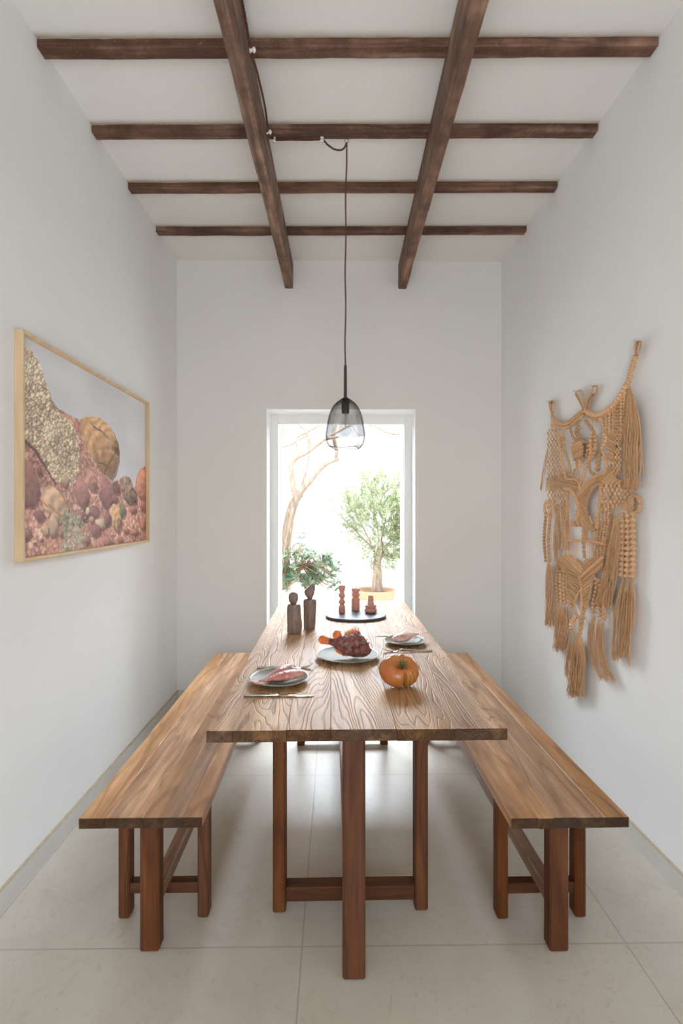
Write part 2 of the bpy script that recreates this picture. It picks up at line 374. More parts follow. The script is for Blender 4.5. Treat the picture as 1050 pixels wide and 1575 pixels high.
# table, local origin on the floor below the middle of its near edge
T=thing('dining_table','long reclaimed teak dining table standing between the two benches','table',(.0435,1.359,0),.0198)
L=1.988
boards([.068,.142,.118,.176,.154,.142],-.400,0,L,TOP-.031,TOP,.0025).build('tabletop',[M['table'],M['table_end']],T)
LT=TOP-.031
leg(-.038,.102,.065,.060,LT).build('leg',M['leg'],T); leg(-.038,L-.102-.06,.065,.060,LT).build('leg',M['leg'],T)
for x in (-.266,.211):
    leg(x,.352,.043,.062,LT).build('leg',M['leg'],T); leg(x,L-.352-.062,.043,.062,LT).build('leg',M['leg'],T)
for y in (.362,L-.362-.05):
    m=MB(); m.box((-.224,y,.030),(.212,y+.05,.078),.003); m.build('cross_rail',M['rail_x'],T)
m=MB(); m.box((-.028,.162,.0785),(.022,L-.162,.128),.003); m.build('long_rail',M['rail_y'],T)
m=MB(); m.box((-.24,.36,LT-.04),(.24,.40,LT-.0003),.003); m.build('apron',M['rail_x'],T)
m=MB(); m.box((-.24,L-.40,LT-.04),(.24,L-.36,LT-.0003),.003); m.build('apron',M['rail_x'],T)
# bench
BH=SEAT-.030
def bench(label,loc,rz,W,widths):
    B=thing('wooden_bench',label,'bench',loc,rz,'teak benches along the table')
    L=1.745; s=sum(widths); widths=[w*W/s for w in widths]
    boards(widths,-W/2,0,L,BH,SEAT,.0025).build('seat',[M['bench'],M['bench_end']],B)
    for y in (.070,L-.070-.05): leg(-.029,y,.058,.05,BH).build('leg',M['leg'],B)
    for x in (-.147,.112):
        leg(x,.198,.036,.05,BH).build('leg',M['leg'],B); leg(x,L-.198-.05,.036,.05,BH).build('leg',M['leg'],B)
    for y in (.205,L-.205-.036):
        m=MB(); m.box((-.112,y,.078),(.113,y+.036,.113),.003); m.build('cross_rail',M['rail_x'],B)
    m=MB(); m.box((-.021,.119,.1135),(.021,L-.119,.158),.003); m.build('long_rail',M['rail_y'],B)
    return B
bench('teak bench left of the table, by the framed print wall',(-.583,1.485,0),.018,.355,[.075,.06,.05,.055,.06,.055])
bench('teak bench right of the table, by the knotted wall hanging',(.664,1.485,0),.027,.345,[.08,.045,.07,.08,.07])
# =====================================================================  PENDANT LAMP, CORD, INSULATORS
LD=2.385
lp=atd(531,560,LD); LX=lp.x
LM=thing('pendant_lamp','wire mesh cloche pendant lamp hanging on a long brown cord over the table','lamp',(LX,LD,1.62))
def lz(py): return atd(531,py,LD).z-1.62
# hook -> straight twisted cord
def twist(m,P,r=.0022,pitch=.016):
    P=resample(P,.004); A=[];B=[]; L=0; up=None
    for i,p in enumerate(P):
        t=(P[min(i+1,len(P)-1)]-P[max(i-1,0)]).normalized()
        if up is None: up=t.orthogonal()
        a=(up-t*up.dot(t)).normalized(); up=a; b=t.cross(a)
        if i: L+=(P[i]-P[i-1]).length
        ph=2*PI*L/pitch; o=a*math.cos(ph)*r+b*math.sin(ph)*r
        A.append(p+o);B.append(p-o)
    m.tube(A,r*1.02,5);m.tube(B,r*1.02,5)
hook=atd(533,219,LD)
m=MB(); z0=lz(561); pts=[]
for i in range(40):
    t=i/39; pts.append(Vector((math.sin(t*19)*.0016+(hook.x-LX)*(1-t)**3,math.cos(t*15)*.0015,(hook.z-1.62)*(1-t)+z0*t)))
twist(m,pts,.0022); m.build('cord',M['cord'],LM)
m=MB(); m.lathe([(.001,lz(561)),(.0062,lz(562)),(.0068,lz(575)),(.0075,lz(611)),(.0125,lz(615)),(.001,lz(616))],n=14); m.build('cord_grip',M['black'],LM)
m=MB(); m.lathe([(.001,lz(613)),(.012,lz(614)),(.0178,lz(618)),(.018,lz(634)),(.016,lz(636)),(.001,lz(636))],n=24); m.build('socket',M['black'],LM)
# knitted wire shade
prof=[(.014,613),(.030,616.5),(.052,623),(.068,632),(.078,642),(.0855,655),(.0905,668),(.0900,676),(.084,683),(.072,687.5),(.058,689.5)]
pp=smoothpath([(r,0,lz(y)) for r,y in prof],6); pp=resample(pp,.0052)
m=MB(); n=72; V=[];E2=[]
R2=random.Random(3)
for i,p in enumerate(pp):
    for k in range(n):
        a=2*PI*(k+(i%2)*.5)/n+R2.uniform(-.012,.012); r=p.x+R2.uniform(-.0006,.0006)
        V.append(Vector((r*math.cos(a),r*math.sin(a),p.z+R2.uniform(-.0009,.0009)-(.004*math.sin(a*3+1) if i>len(pp)-4 else 0))))
wr=.00046
for i in range(len(pp)-1):
    for k in range(n):
        a=V[i*n+k]; o=(k+1)%n if i%2 else (k-1)%n
        for b in (V[(i+1)*n+k],V[(i+1)*n+o]):
            m.tube([a,b],wr,3,False)
sh=m.build('mesh_shade',M['wire'],LM)
m=MB()
for i,w in ((0,.0016),(len(pp)-1,.0013)):
    ring=[V[i*n+k] for k in range(n)]; m.tube(ring+[ring[0]],w,5,False)
for k in range(4):
    m.tube([Vector((math.cos(k*PI/2+.78)*q.x*1.0,math.sin(k*PI/2+.78)*q.x,q.z)) for q in pp],.0008,4,False)
m.build('shade_rim',M['wire'],LM)
# bulb
m=MB(); m.lathe([(.011,lz(635)),(.0135,lz(640)),(.016,lz(646)),(.024,lz(652)),(.0300,lz(659)),(.0285,lz(664)),(.021,lz(668.5)),(.010,lz(670.5)),(.001,lz(671))],n=28)
bu=m.build('bulb',M['bulb'],LM)
m=MB()
for k in range(7):
    a=2*PI*k/7; m.tube([Vector((.007*math.cos(a),.007*math.sin(a),lz(643))),Vector((.009*math.cos(a),.009*math.sin(a),lz(660)))],.0006,4)
m.tube([Vector((0,0,lz(636))),Vector((0,0,lz(657)))],.002,6)
m.build('filament',M['filament'],bu)
# supply cord running along beam and joist
BX=-.372+.030+.006   # beam side plane
def onbeam(px,py):   # a point on the inner side of the left beam
    d=(BX+.003)*F/(px-CX); return Vector((BX+.003,d,H-(py-CY)*d/F))
JY=1.0
b1=onbeam(382,47); b1=Vector((BX+.004,1.875,3.03)); 
b2=Vector((BX+.004,2.30,3.045))
jf=2.353  # near face of second joist
j1=atd(421,208,2.392); j1.z=3.083; j2=atd(495,212,2.392); j2.z=3.083
dr=[j2,atd(503,222,2.391),atd(513,229,2.390),atd(522,231,2.389),atd(529,228,2.387),hook]
path=[Vector((BX+.003,.9,3.06)),Vector((BX+.003,1.4,3.055)),Vector((BX+.003,1.75,3.05)),b1,Vector((BX+.014,1.95,3.015)),Vector((BX+.020,2.1,3.01)),Vector((BX+.012,2.24,3.03)),b2,Vector((BX+.02,2.36,3.07)),j1+Vector((0,0,-.006)),j1.lerp(j2,.35)+Vector((0,0,-.006)),j1.lerp(j2,.7)+Vector((0,0,-.007)),j2+Vector((0,0,-.006))]+dr[1:]
m=MB(); twist(m,smoothpath(path,5),.0026,.02)
o=m.build('supply_cord',M['cord']); tag(o,'brown twisted electrical cord running along the left beam and joist, drooping to the lamp hook','cord')
def insulator(p,ax,lab):
    t=thing('cord_insulator',lab,'insulator',p,0,'white porcelain cord insulators')
    m=MB(); rot=Matrix.Rotation(PI,3,'X') if ax=='z' else Matrix.Rotation(PI/2,3,'Y')
    mm=MB(); mm.lathe([(.001,-.002),(.0085,-.001),(.0095,.003),(.0065,.006),(.006,.010),(.0095,.013),(.0095,.018),(.006,.021),(.001,.0215)],n=16)
    mm.v=[tuple(rot@Vector(v)) for v in mm.v]; mm.build('spool',M['porcelain'],t)
    mm=MB(); mm.lathe([(.001,.021),(.003,.0212),(.003,.0232),(.001,.024)],n=8); mm.v=[tuple(rot@Vector(v)) for v in mm.v]; mm.build('screw',M['steel'],t)
insulator(b1-Vector((.004,0,0)),'x','white porcelain insulator on the left beam, nearest the camera')
insulator(b2-Vector((.004,0,0)),'x','white porcelain insulator on the left beam, beside the second joist')
insulator(Vector((j1.x,j1.y,3.087)),'z','white porcelain insulator under the second joist, close to the left beam')
insulator(Vector((j2.x,j2.y,3.087)),'z','white porcelain insulator under the second joist, where the cord starts to droop')
m=MB(); hk=[Vector((hook.x,hook.y,3.092)),Vector((hook.x,hook.y,hook.z+.016))]+[Vector((hook.x+.009*math.sin(a),hook.y,hook.z+.007+.009*math.cos(a))) for a in [i*PI/6 for i in range(0,11)]]
m.tube(hk,.0018,6); o=m.build('ceiling_hook',M['steel']); tag(o,'small metal hook under the second joist that carries the lamp cord','hook')
# =====================================================================  THINGS ON THE TABLE
def loft_fig(m,secs,n=28):
    rs=[]
    for z,cx,cy,rx,ry in secs:
        rs.append([Vector((cx+rx*math.copysign(abs(math.cos(a))**.75,math.cos(a)),cy+ry*math.copysign(abs(math.sin(a))**.75,math.sin(a)),z)) for a in [2*PI*k/n for k in range(n)]])
    m.rings(rs)
def dens(secs,k=3):
    P=smoothpath([(s[0],s[1],s[2]) for s in secs],k);Q=smoothpath([(s[3],s[4],0) for s in secs],k)
    return [(p[0],p[1],p[2],max(.0008,q[0]),max(.0008,q[1])) for p,q in zip(P,Q)]
p=atz(452,974,TOP)
t=thing('carved_figure','shorter dark wooden figure with a round head, left of its pair','figurine',p,0,'pair of dark carved wooden figures')
m=MB(); loft_fig(m,dens([(0,.001,0,.030,.022),(.006,.001,0,.0335,.025),(.04,.003,0,.0355,.027),(.08,.000,0,.0335,.026),(.12,-.001,0,.0325,.024),(.134,-.001,0,.0305,.022),(.139,-.001,0,.024,.018),(.140,-.001,0,.001,.001)])); m.build('body',M['figure'],t)
m=MB(); loft_fig(m,dens([(.1395,-.003,0,.011,.010),(.144,-.003,0,.0145,.013),(.158,-.003,0,.0215,.018),(.172,-.003,0,.0235,.020),(.186,-.003,0,.020,.017),(.195,-.002,0,.010,.009),(.197,-.002,0,.001,.001)])); m.build('head',M['figure'],t)
p=atz(476,967,TOP)
t=thing('carved_figure','taller dark wooden figure with a pointed leaf shaped head, right of its pair','figurine',p,0,'pair of dark carved wooden figures')
m=MB(); loft_fig(m,dens([(0,-.001,0,.026,.020),(.006,-.001,0,.028,.022),(.05,0,0,.0295,.024),(.10,.001,0,.0315,.024),(.135,.0015,0,.032,.023),(.144,.0015,0,.029,.020),(.148,.0015,0,.02,.014),(.149,.0015,0,.001,.001)])); m.build('body',M['figure'],t)
m=MB(); loft_fig(m,dens([(.1485,.000,0,.010,.009),(.153,.001,0,.013,.011),(.170,-.001,0,.0225,.016),(.187,.000,0,.0255,.017),(.200,.006,0,.021,.015),(.212,.013,0,.0135,.010),(.221,.018,0,.006,.005),(.2235,.0195,0,.001,.001)])); m.build('head',M['figure'],t)
# oval tray
c=atz(546.5,943.5,.775); ty0=.575*0
y_near=(H-.775)*F/(953-CY); y_far=(H-.775)*F/(938.3-CY); 
tc=Vector((c.x+.001,(y_near+y_far)/2,TOP))
m=MB(); ax=.164; ay=(y_far-y_near)/2; n=56; rs=[]
for z,s_ in ((.002,.95),(.0,.965),(.004,1),(.012,1),(.0150,.99),(.0152,.97)):
    rs.append([Vector((ax*s_*math.cos(a)*(1+.02*math.sin(a*2+.5)),ay*s_*math.copysign(abs(math.sin(a))**.92,math.sin(a)),z)) for a in [2*PI*k/n for k in range(n)]])
m.rings(rs); o=m.build('serving_board',M['tray'],None,tc); tag(o,'oval blue black board under the three candlesticks','serving board')
TZ=TOP+.0152
def turned(prof,px,py,lab,oct_=None):
    q=atz(px,py,TZ); mb=MB(); P=[(max(r,.0008),0,z) for r,z in prof]
    mb.lathe([(r,z) for r,_,z in P],n=36)
    t=mb.build('candlestick',M['clay'],None,(q.x,q.y,TZ)); tag(t,lab,'candlestick','terracotta pink candlesticks')
turned([(0,.0),(.0165,.0),(.0180,.003),(.0180,.034),(.0172,.040),(.0115,.043),(.0112,.047),(.0150,.052),(.0185,.058),(.0188,.062),(.0160,.069),(.0108,.076),(.0105,.080),(.0140,.085),(.0185,.092),(.0188,.097),(.0160,.104),(.0125,.110),(.0130,.116),(.0178,.130),(.0195,.150),(.0190,.154),(.0120,.154),(.0115,.142),(0,.142)],525.7,942.5,'tallest terracotta pink candlestick with stacked rings, left on the dark board')
turned([(0,0),(.0215,0),(.0238,.003),(.0238,.060),(.0225,.067),(.0165,.073),(.0165,.076),(.0220,.083),(.0240,.088),(.0225,.094),(.0180,.099),(.0180,.103),(.0205,.109),(.0238,.113),(.0238,.123),(.0225,.126),(.014,.126),(.0135,.112),(0,.112)],546.7,938.5,'thick pillar shaped terracotta pink candlestick in the middle of the dark board')
turned([(0,0),(.0270,0),(.0330,.005),(.0350,.013),(.0325,.021),(.0270,.0245),(.0285,.027),(.0315,.030),(.0320,.036),(.0300,.041),(.0200,.0435),(.0185,.046),(.0150,.070),(.0135,.092),(.0125,.0955),(.008,.0955),(.008,.085),(0,.085)],570,942,'shortest terracotta pink candlestick, cone on two rounded discs, right on the dark board')
# plates
def plate(px,py0,py1,w_px,lab,rise=.019):
    zr=TOP+rise; yn=(H-zr)*F/(py1-CY); yf=(H-zr)*F/(py0-CY); yc=(yn+yf)/2; r=w_px/2*yc/F
    x=(px-CX)*yc/F
    k=R.uniform(0,6); m=MB(); n=64
    prof=[(0,.004),(.45,.004),(.50,.0),(.56,.0),(.60,.0035),(.80,rise*.55),(.97,rise-.002),(1,rise),(.985,rise+.001),(.95,rise-.001),(.80,rise*.62),(.60,.0075),(.40,.0065),(0,.0065)]
    rs=[]
    for q,z in prof:
        rs.append([Vector((max(q,.005)*r*math.cos(a)*(1+.012*math.sin(2*a+k)*q),max(q,.005)*r*math.sin(a)*(1+.012*math.sin(3*a+k)*q),z+.0012*math.sin(2*a+k)*q*q)) for a in [2*PI*i/n for i in range(n)]])
    m.rings(rs)
    for i in range(len(m.f)):
        if 6*n<=i<9*n: m.mi[i]=1
    o=m.build('plate',[M['plate'],M['plate_rim']],None,(x,yc,TOP)); tag(o,lab,'plate','glazed stoneware plates'); return Vector((x,yc,TOP)),r
P1,r1=plate(534,993,1018,99,'grey green plate in the middle of the table, under the spiny red fish')
P2,r2=plate(429,1027,1055,91.5,'grey green plate at the left setting, under two pink red fish')
P3,r3=plate(622.5,975.5,992,64,'smaller grey green plate at the right setting, holding one pale pink fish')
# ---- fish
def fishmat(name,a,b,c,sc,rough=.35,b2=.8):
    k=N(name); v=k.obj(); n=k.noise(v,sc,5,.65); n2=k.noise(v,sc*3.2,3,.6)
    z=k.n('ShaderNodeAttribute',attribute_name='rnd').outputs['Fac']
    col=k.ramp(n,[(.32,a),(.5,b),(.68,c)]); col=k.mix(k.math('MULTIPLY',n2,.3),col,a)
    vo=k.n('ShaderNodeTexVoronoi',{'Vector':v,'Scale':sc*7}).outputs['Distance']
    k.set(Base_Color=col,Roughness=rough,Specular_IOR_Level=.6); k.bump(k.math('ADD',vo,n2),b2,.0015); return k.m
M['mullet']=fishmat('pink_red_fish_skin',(.42,.11,.09),(.60,.24,.19),(.74,.50,.45),38,.28,.5)
M['mullet_fin']=plain('pink_fish_fin',(.60,.24,.18),.4,var=.25,scale=60)
M['pale']=fishmat('pale_pink_fish_skin',(.56,.24,.20),(.74,.48,.42),(.86,.74,.68),30,.28,.4)
M['scorp']=fishmat('mottled_brown_red_fish_skin',(.09,.022,.018),(.26,.085,.068),(.50,.26,.21),60,.38,1.6)
M['fin']=fishmat('orange_fish_fin',(.50,.075,.02),(.78,.17,.03),(.90,.34,.06),60,.4,.6)
M['eye']=plain('fish_eye',(.02,.018,.02),.08,var=.1)
M['eyering']=plain('fish_eye_ring',(.55,.42,.32),.25,var=.2)
def fin(m,base,tips,th=.0012):
    """fan fin: base points and matching tip points, real thickness"""
    b=[Vector(p) for p in base];t=[Vector(p) for p in tips]; nrm=(t[0]-b[0]).cross(b[-1]-b[0])
    if nrm.length<1e-9: nrm=Vector((0,1,0))
    nrm=nrm.normalized()*th/2; n=len(b)
    V=[p+nrm for p in b]+[p+nrm for p in t]+[p-nrm for p in b]+[p-nrm for p in t]; Fc=[]
    for i in range(n-1):
        Fc+= [[i,i+1,n+i+1,n+i],[2*n+i,3*n+i,3*n+i+1,2*n+i+1],[n+i,n+i+1,3*n+i+1,3*n+i],[i,2*n+i,2*n+i+1,i+1]]
    Fc+=[[0,n,3*n,2*n],[n-1,2*n-1+0,4*n-1,3*n-1][::-1]]
    m.add(V,Fc)
def fishbody(m,L,hs,ths,mids,mat,rough=0,seed=0,n=32,k=40,head=.3):
    """x: nose 0 -> tail L; y: belly->back height; z: thickness"""
    ts=[i/(len(hs)-1) for i in range(len(hs))]
    def ip(a,t):
        x=t*(len(a)-1); i=min(int(x),len(a)-2); f=x-i
        p0=a[max(i-1,0)];p1=a[i];p2=a[i+1];p3=a[min(i+2,len(a)-1)]
        return .5*(2*p1+(p2-p0)*f+(2*p0-5*p1+4*p2-p3)*f*f+(3*p1-p0-3*p2+p3)*f**3)
    rs=[]
    for i in range(k+1):
        t=i/k; h=max(.0008,ip(hs,t));w=max(.0008,ip(ths,t));c=ip(mids,t); ring=[]
        for j in range(n):
            a=2*PI*j/n; q=Vector((t*L,c+h*math.cos(a),w*math.sin(a)*(1 if math.sin(a)>0 else .7)))
            if rough:
                e=noise.noise_vector(q*70+Vector((seed,0,0)))+noise.noise_vector(q*150+Vector((seed,9,0)))*.6
                q+=e*rough*min(1,(h/.01))
            ring.append(mat@q)
        rs.append(ring)
    m.rings(rs,True,True)
def place(o,loc,rz,tilt=0,roll=0): pass
def mullet(lab,loc,ang,L,mat,grp,tilt=0.0,fat=1.0,zl=.0,parts=True,pitch=0.0,skin='mullet'):
    t=thing('fish',lab,'fish',loc,ang,grp)
    t.rotation_euler=(tilt,pitch,ang); t.scale=(1,-1,1)
    I=Matrix.Identity(4); m=MB()
    hs=[.004,.017,.024,.0265,.0265,.0245,.021,.016,.011,.0075,.006]; ws=[.004,.0125,.0165,.018,.018,.0165,.014,.010,.0065,.004,.0028]
    mid=[-.006,-.002,0,.001,.001,.001,.0005,0,0,0,0]; s=L/.20*fat
    fishbody(m,L*.86,[h*s for h in hs],[w*s for w in ws],[q*s for q in mid],Matrix.Translation((0,0,.0125*s)),k=36)
    m.build('body',M[skin],t)
    z=.0125*s; m=MB(); x0=L*.85
    fin(m,[(x0,-.005*s,z),(x0,0,z),(x0,.005*s,z)],[(L*1.02,-.021*s,z+.002),(L*.93,0,z),(L*1.03,.020*s,z+.003)],.0016)
    m.build('tail_fin',M['mullet_fin'],t)
    m=MB(); fin(m,[(L*.34,.024*s,z),(L*.42,.0245*s,z),(L*.52,.021*s,z),(L*.6,.016*s,z)],[(L*.40,.034*s,z),(L*.46,.033*s,z),(L*.56,.026*s,z),(L*.63,.018*s,z)],.0014); m.build('dorsal_fin',M['mullet_fin'],t)
    m=MB(); fin(m,[(L*.26,-.006*s,z+.0165*s),(L*.27,-.001*s,z+.0172*s),(L*.28,.004*s,z+.0165*s)],[(L*.40,-.018*s,z+.0165*s),(L*.43,-.010*s,z+.018*s),(L*.42,-.002*s,z+.0175*s)],.0012); m.build('side_fin',M['mullet_fin'],t)
    m=MB(); c=Vector((L*.12,.006*s,z+.0128*s)); m.ball(c,(.0045*s,.0045*s,.0016*s),14,6); m.m=1; m.ball(c+Vector((0,0,.0008*s)),(.0028*s,.0028*s,.0014*s),12,6); m.build('eye',[M['eyering'],M['eye']],t)
    return t
def wp3(px,py,z): return atz(px,py,z)
# two red fish: tails towards the lower left, heads towards the upper right
def dirfish(hx,hy,tx,ty,z):
    a=atz(hx,hy,z); b=atz(tx,ty,z); return a,math.atan2(b.y-a.y,b.x-a.x),(b-a).length
zf=TOP+.012
a,an,Lf=dirfish(467,1035,386,1055.5,zf+.012)
mullet('front one of two pink red fish on the left plate, tail over the rim',(a.x,a.y,zf+.001),an,Lf,None,'two pink red fish on the left plate',tilt=0,fat=.95,pitch=-.045)
a,an,Lf=dirfish(446,1025,400,1048,zf+.014)
mullet('rear one of two pink red fish on the left plate, its head raised higher',(a.x,a.y,zf+.008),an,Lf,None,'two pink red fish on the left plate',tilt=0,fat=.95,pitch=.10)
a,an,Lf=dirfish(604,987,650,978,TOP+.02)
mullet('single pale pink fish lying on the smaller right plate',(a.x,a.y,TOP+.0105),an,Lf*.98,None,None,fat=1.35,skin='pale',pitch=-.06)
# scorpionfish, sitting half upright: nose lower right, tail lifted at the left
S=thing('spiny_fish','large mottled brown red fish with orange spiny fins on the middle plate','fish',(P1.x,P1.y,TOP))
dd=P1.y; 
def sp(px,py,off=0.0): 
    q=atd(px,py,dd+off); return q-Vector((P1.x,P1.y,TOP))
nose=sp(570,1002,-.030); tail=sp(506,986.5,.012)
xa=(tail-nose); Ls=xa.length; xa.normalize()
up=Vector((0,.50,.86)); up=(up-xa*up.dot(xa)).normalized(); za=up.cross(xa).normalized()*1
if za.y>0: za=-za
Mt=Matrix((( xa.x,up.x,za.x,nose.x),(xa.y,up.y,za.y,nose.y),(xa.z,up.z,za.z,nose.z),(0,0,0,1)))
m=MB()
hs=[.011,.028,.040,.047,.049,.047,.041,.033,.025,.018,.014]; ws=[.012,.026,.034,.037,.035,.030,.024,.018,.012,.008,.006]; mid=[.0,.002,.006,.009,.010,.009,.006,.004,.002,.0,0]
hs=[h*.95 for h in hs]
fishbody(m,Ls,hs,ws,mid,Mt,.0032,3,44,70); m.build('body',M['scorp'],S)
def T3(x,y,z=0): return Mt@Vector((x,y,z))
def backy(t):
    x=t*10; i=min(int(x),9); f=x-i; return (mid[i]+hs[i])*(1-f)+(mid[i+1]+hs[i+1])*f
def lowy(t):
    x=t*10; i=min(int(x),9); f=x-i; return (mid[i]-hs[i])*(1-f)+(mid[i+1]-hs[i+1])*f
# spiny dorsal: web plus spines
m=MB(); nb=10; base=[];tips=[]
for i in range(nb):
    t=.34+.34*i/(nb-1); sh_=.030*(1-.5*abs(i-3.5)/6)
    base.append(T3(t*Ls,backy(t)-.005)); tips.append(T3(t*Ls+.004,backy(t)+sh_*(1.15 if i%2 else .9)))
    if i<nb-1:
        t2=t+.17/(nb-1); base.append(T3(t2*Ls,backy(t2)-.005)); tips.append(T3(t2*Ls+.004,backy(t2)+sh_*.32))
fin(m,base,tips,.002)
for i in range(0,len(base),2): m.tube([base[i],tips[i]+(tips[i]-base[i])*.12],[.0014,.0004],5)
m.build('spiny_dorsal_fin',M['fin'],S)
m=MB(); bs=[T3(Ls*q,backy(q)-.005) for q in (.72,.77,.82,.87,.90)]; tp=[T3(Ls*.80,backy(.72)+.016),T3(Ls*.87,backy(.77)+.022),T3(Ls*.94,backy(.82)+.022),T3(Ls*.97,backy(.87)+.014),T3(Ls*.95,backy(.9)+.003)]; fin(m,bs,tp,.002); m.build('rear_dorsal_fin',M['fin'],S)
m=MB(); bs=[T3(Ls*.97,-.012+.006*i) for i in range(5)]
tp=[T3(Ls*1.17,-.017),T3(Ls*1.24,-.012),T3(Ls*1.27,-.001),T3(Ls*1.25,.011),T3(Ls*1.18,.018)]; fin(m,bs,tp,.003); m.build('tail_fin',M['fin'],S)
m=MB(); n_=7; bs=[T3(Ls*.40,-.026+.006*i,.034) for i in range(n_)]; tp=[T3(Ls*(.40+.24*math.cos(-.9+.22*i)),-.018+.040*math.sin(-.9+.22*i),.036) for i in range(n_)]; fin(m,bs,tp,.003)
for a_,b_ in zip(bs,tp): m.tube([a_+Vector((0,-.001,0)),b_+Vector((0,-.001,0))],.0012,5)
m.build('side_fin',M['scorp'],S)
m=MB(); m.tube(smoothpath([T3(Ls*.02,-.006,.013),T3(Ls*.07,-.012,.024),T3(Ls*.13,-.018,.030)],4),.0022,6); m.build('lip',M['scorp'],S)
m=MB(); bs=[T3(Ls*q,lowy(q)+.004) for q in (.45,.55,.65,.75)]; tp=[T3(Ls*.50,lowy(.5)-.004),T3(Ls*.62,lowy(.6)-.008),T3(Ls*.74,lowy(.7)-.009),T3(Ls*.84,lowy(.8)-.004)]; fin(m,bs,tp,.002); m.build('belly_fin',M['fin'],S)
m=MB(); c=T3(Ls*.19,.022,.031); m.ball(c,(.0062,.0045,.0062),14,8); m.m=1; m.ball(c+Vector((0,-.0028,.0015)),(.0038,.0028,.0038),12,8); m.build('eye',[M['eyering'],M['eye']],S)
m=MB(); 
for i in range(7):
    t=.08+.05*i; c=T3(t*Ls,.022+.10*t+R.uniform(-.003,.003),R.uniform(.004,.02)); m.ball(c,R.uniform(.0025,.0045),8,6)
m.build('head_spines',M['scorp'],S)
# tomato
k=N('heirloom_tomato_skin'); v=k.obj(); n=k.noise(v,12,4,.6); n2=k.noise(v,40,3)
sz=k.n('ShaderNodeSeparateXYZ',{0:v}).outputs[2]; at=k.n('ShaderNodeAttribute',attribute_name='rnd').outputs['Fac']
col=k.ramp(n,[(.34,(.36,.075,.022)),(.5,(.42,.135,.03)),(.68,(.40,.18,.04))])
col=k.mix(k.ramp(at,[(.45,0.0),(1.0,.8)]),col,(.26,.17,.025))
col=k.mix(k.math('MULTIPLY',n2,.15),col,(.7,.35,.12)); k.set(Base_Color=col,Roughness=.3,Specular_IOR_Level=.45); k.bump(n2,.05,.001); M['tomato']=k.m
M['stem']=plain('green_stem',(.10,.13,.035),.6,var=.35,scale=90)
q=atz(618,1060,TOP)
T2=thing('tomato','large ribbed orange heirloom tomato on the near right of the table','tomato',(q.x,q.y+.035,TOP))
m=MB(); nu=120; nv=44; rs=[]; rr=[]
gro=[(-1.42,.46,.11),(-1.10,.20,.07),(-.80,.26,.07),(-.45,.20,.07),(-.05,.18,.08),(.60,.12,.12),(1.2,.16,.14),(1.85,.30,.18),(2.5,.10,.16)]
Rm=Matrix.Translation((0,0,.0405))@Matrix.Rotation(.50,4,'X')@Matrix.Rotation(.10,4,'Y')
def tom(a,th):
    g=1
    for c,dp,wd in gro:
        da=(a-c+PI)%(2*PI)-PI; g-=dp*math.exp(-(da/wd)**2)*(.35+.65*math.sin(th)**.6)
    s=math.sin(th); z=math.cos(th)
    rad=(.062+.006*math.cos(a-2.9))*s**.72*(.82+.18*g)*(g**.55)
    dimp=.020*math.exp(-(s/.30)**2) if z>0 else .008*math.exp(-(s/.35)**2)
    return Vector((rad*math.cos(a)*1.08,rad*math.sin(a)*.98,(.042*z-(dimp if z>0 else -dimp)))),1-g
for i in range(nv+1):
    th=max(.02,min(PI-.02,PI*i/nv)); ring=[]
    for j in range(nu):
        p_,g=tom(-PI+2*PI*j/nu,PI-th); ring.append(Rm@p_); rr.append(min(1,.15+g*1.6+(.35 if p_.z<-.02 else 0)))
    rs.append(ring)
zmin=min(p_.z for r_ in rs for p_ in r_)
rs=[[p_-Vector((0,0,zmin)) for p_ in r_] for r_ in rs]
m.rings(rs,True,True); m.r=rr; m.build('fruit',M['tomato'],T2)
m=MB(); c0=Rm@Vector((0,0,.026))-Vector((0,0,zmin)); axz=Rm.to_3x3()@Vector((0,0,1))
m.tube([c0-axz*.004,c0+axz*.008+Vector((.001,0,0)),c0+axz*.014+Vector((.003,0,0))],[.0055,.0042,.005],8)
for i in range(7):
    a=2*PI*i/7+.3; o=Rm.to_3x3()@Vector((math.cos(a),math.sin(a),0))
    m.tube([c0,c0+o*.007+axz*.005,c0+o*.014+axz*.009,c0+o*.018+axz*.014],[.0028,.0026,.0016,.0006],6)
m.build('stem',M['stem'],T2)
# cutlery
def strip(m,pts,ws,th):
    """flat bar along pts (local x,y,z), widths ws, thickness th"""
    rs=[]; P=[Vector(p) for p in pts]
    for i,p in enumerate(P):
        t=(P[min(i+1,len(P)-1)]-P[max(i-1,0)]).normalized(); s=Vector((-t.y,t.x,0)).normalized(); u=t.cross(s)*1
        w=ws[i]/2; h=th[i]/2 if hasattr(th,'__len__') else th/2
        rs.append([p+s*w*.8+u*h,p+s*w+u*0,p+s*w*.8-u*h,p-s*w*.8-u*h,p-s*w,p-s*w*.8+u*h])
    m.rings(rs,True,True)
def knife(a,b,lab):
    """a: handle end, b: blade tip"""
    A=atz(a[0],a[1],TOP+.004);B=atz(b[0],b[1],TOP+.003); L=(B-A).length; ang=math.atan2(B.y-A.y,B.x-A.x)
    t=thing('table_knife',lab,'knife',(A.x,A.y,TOP),ang,'steel table knives')
    m=MB(); strip(m,[(0,0,.004),(.004,0,.004),(L*.25,0,.0042),(L*.48,0,.0045),(L*.50,0,.0045)],[.006,.010,.010,.008,.007],[.004,.0065,.0065,.006,.005]); m.build('handle',M['steel'],t)
    m=MB(); strip(m,[(L*.49,0,.004),(L*.54,0,.0035),(L*.75,.0005,.003),(L*.93,.001,.003),(L*.98,.003,.003),(L,.005,.003)],[.007,.014,.017,.017,.010,.002],[.004,.003,.0024,.0018,.0015,.001]); m.build('blade',M['steel'],t)
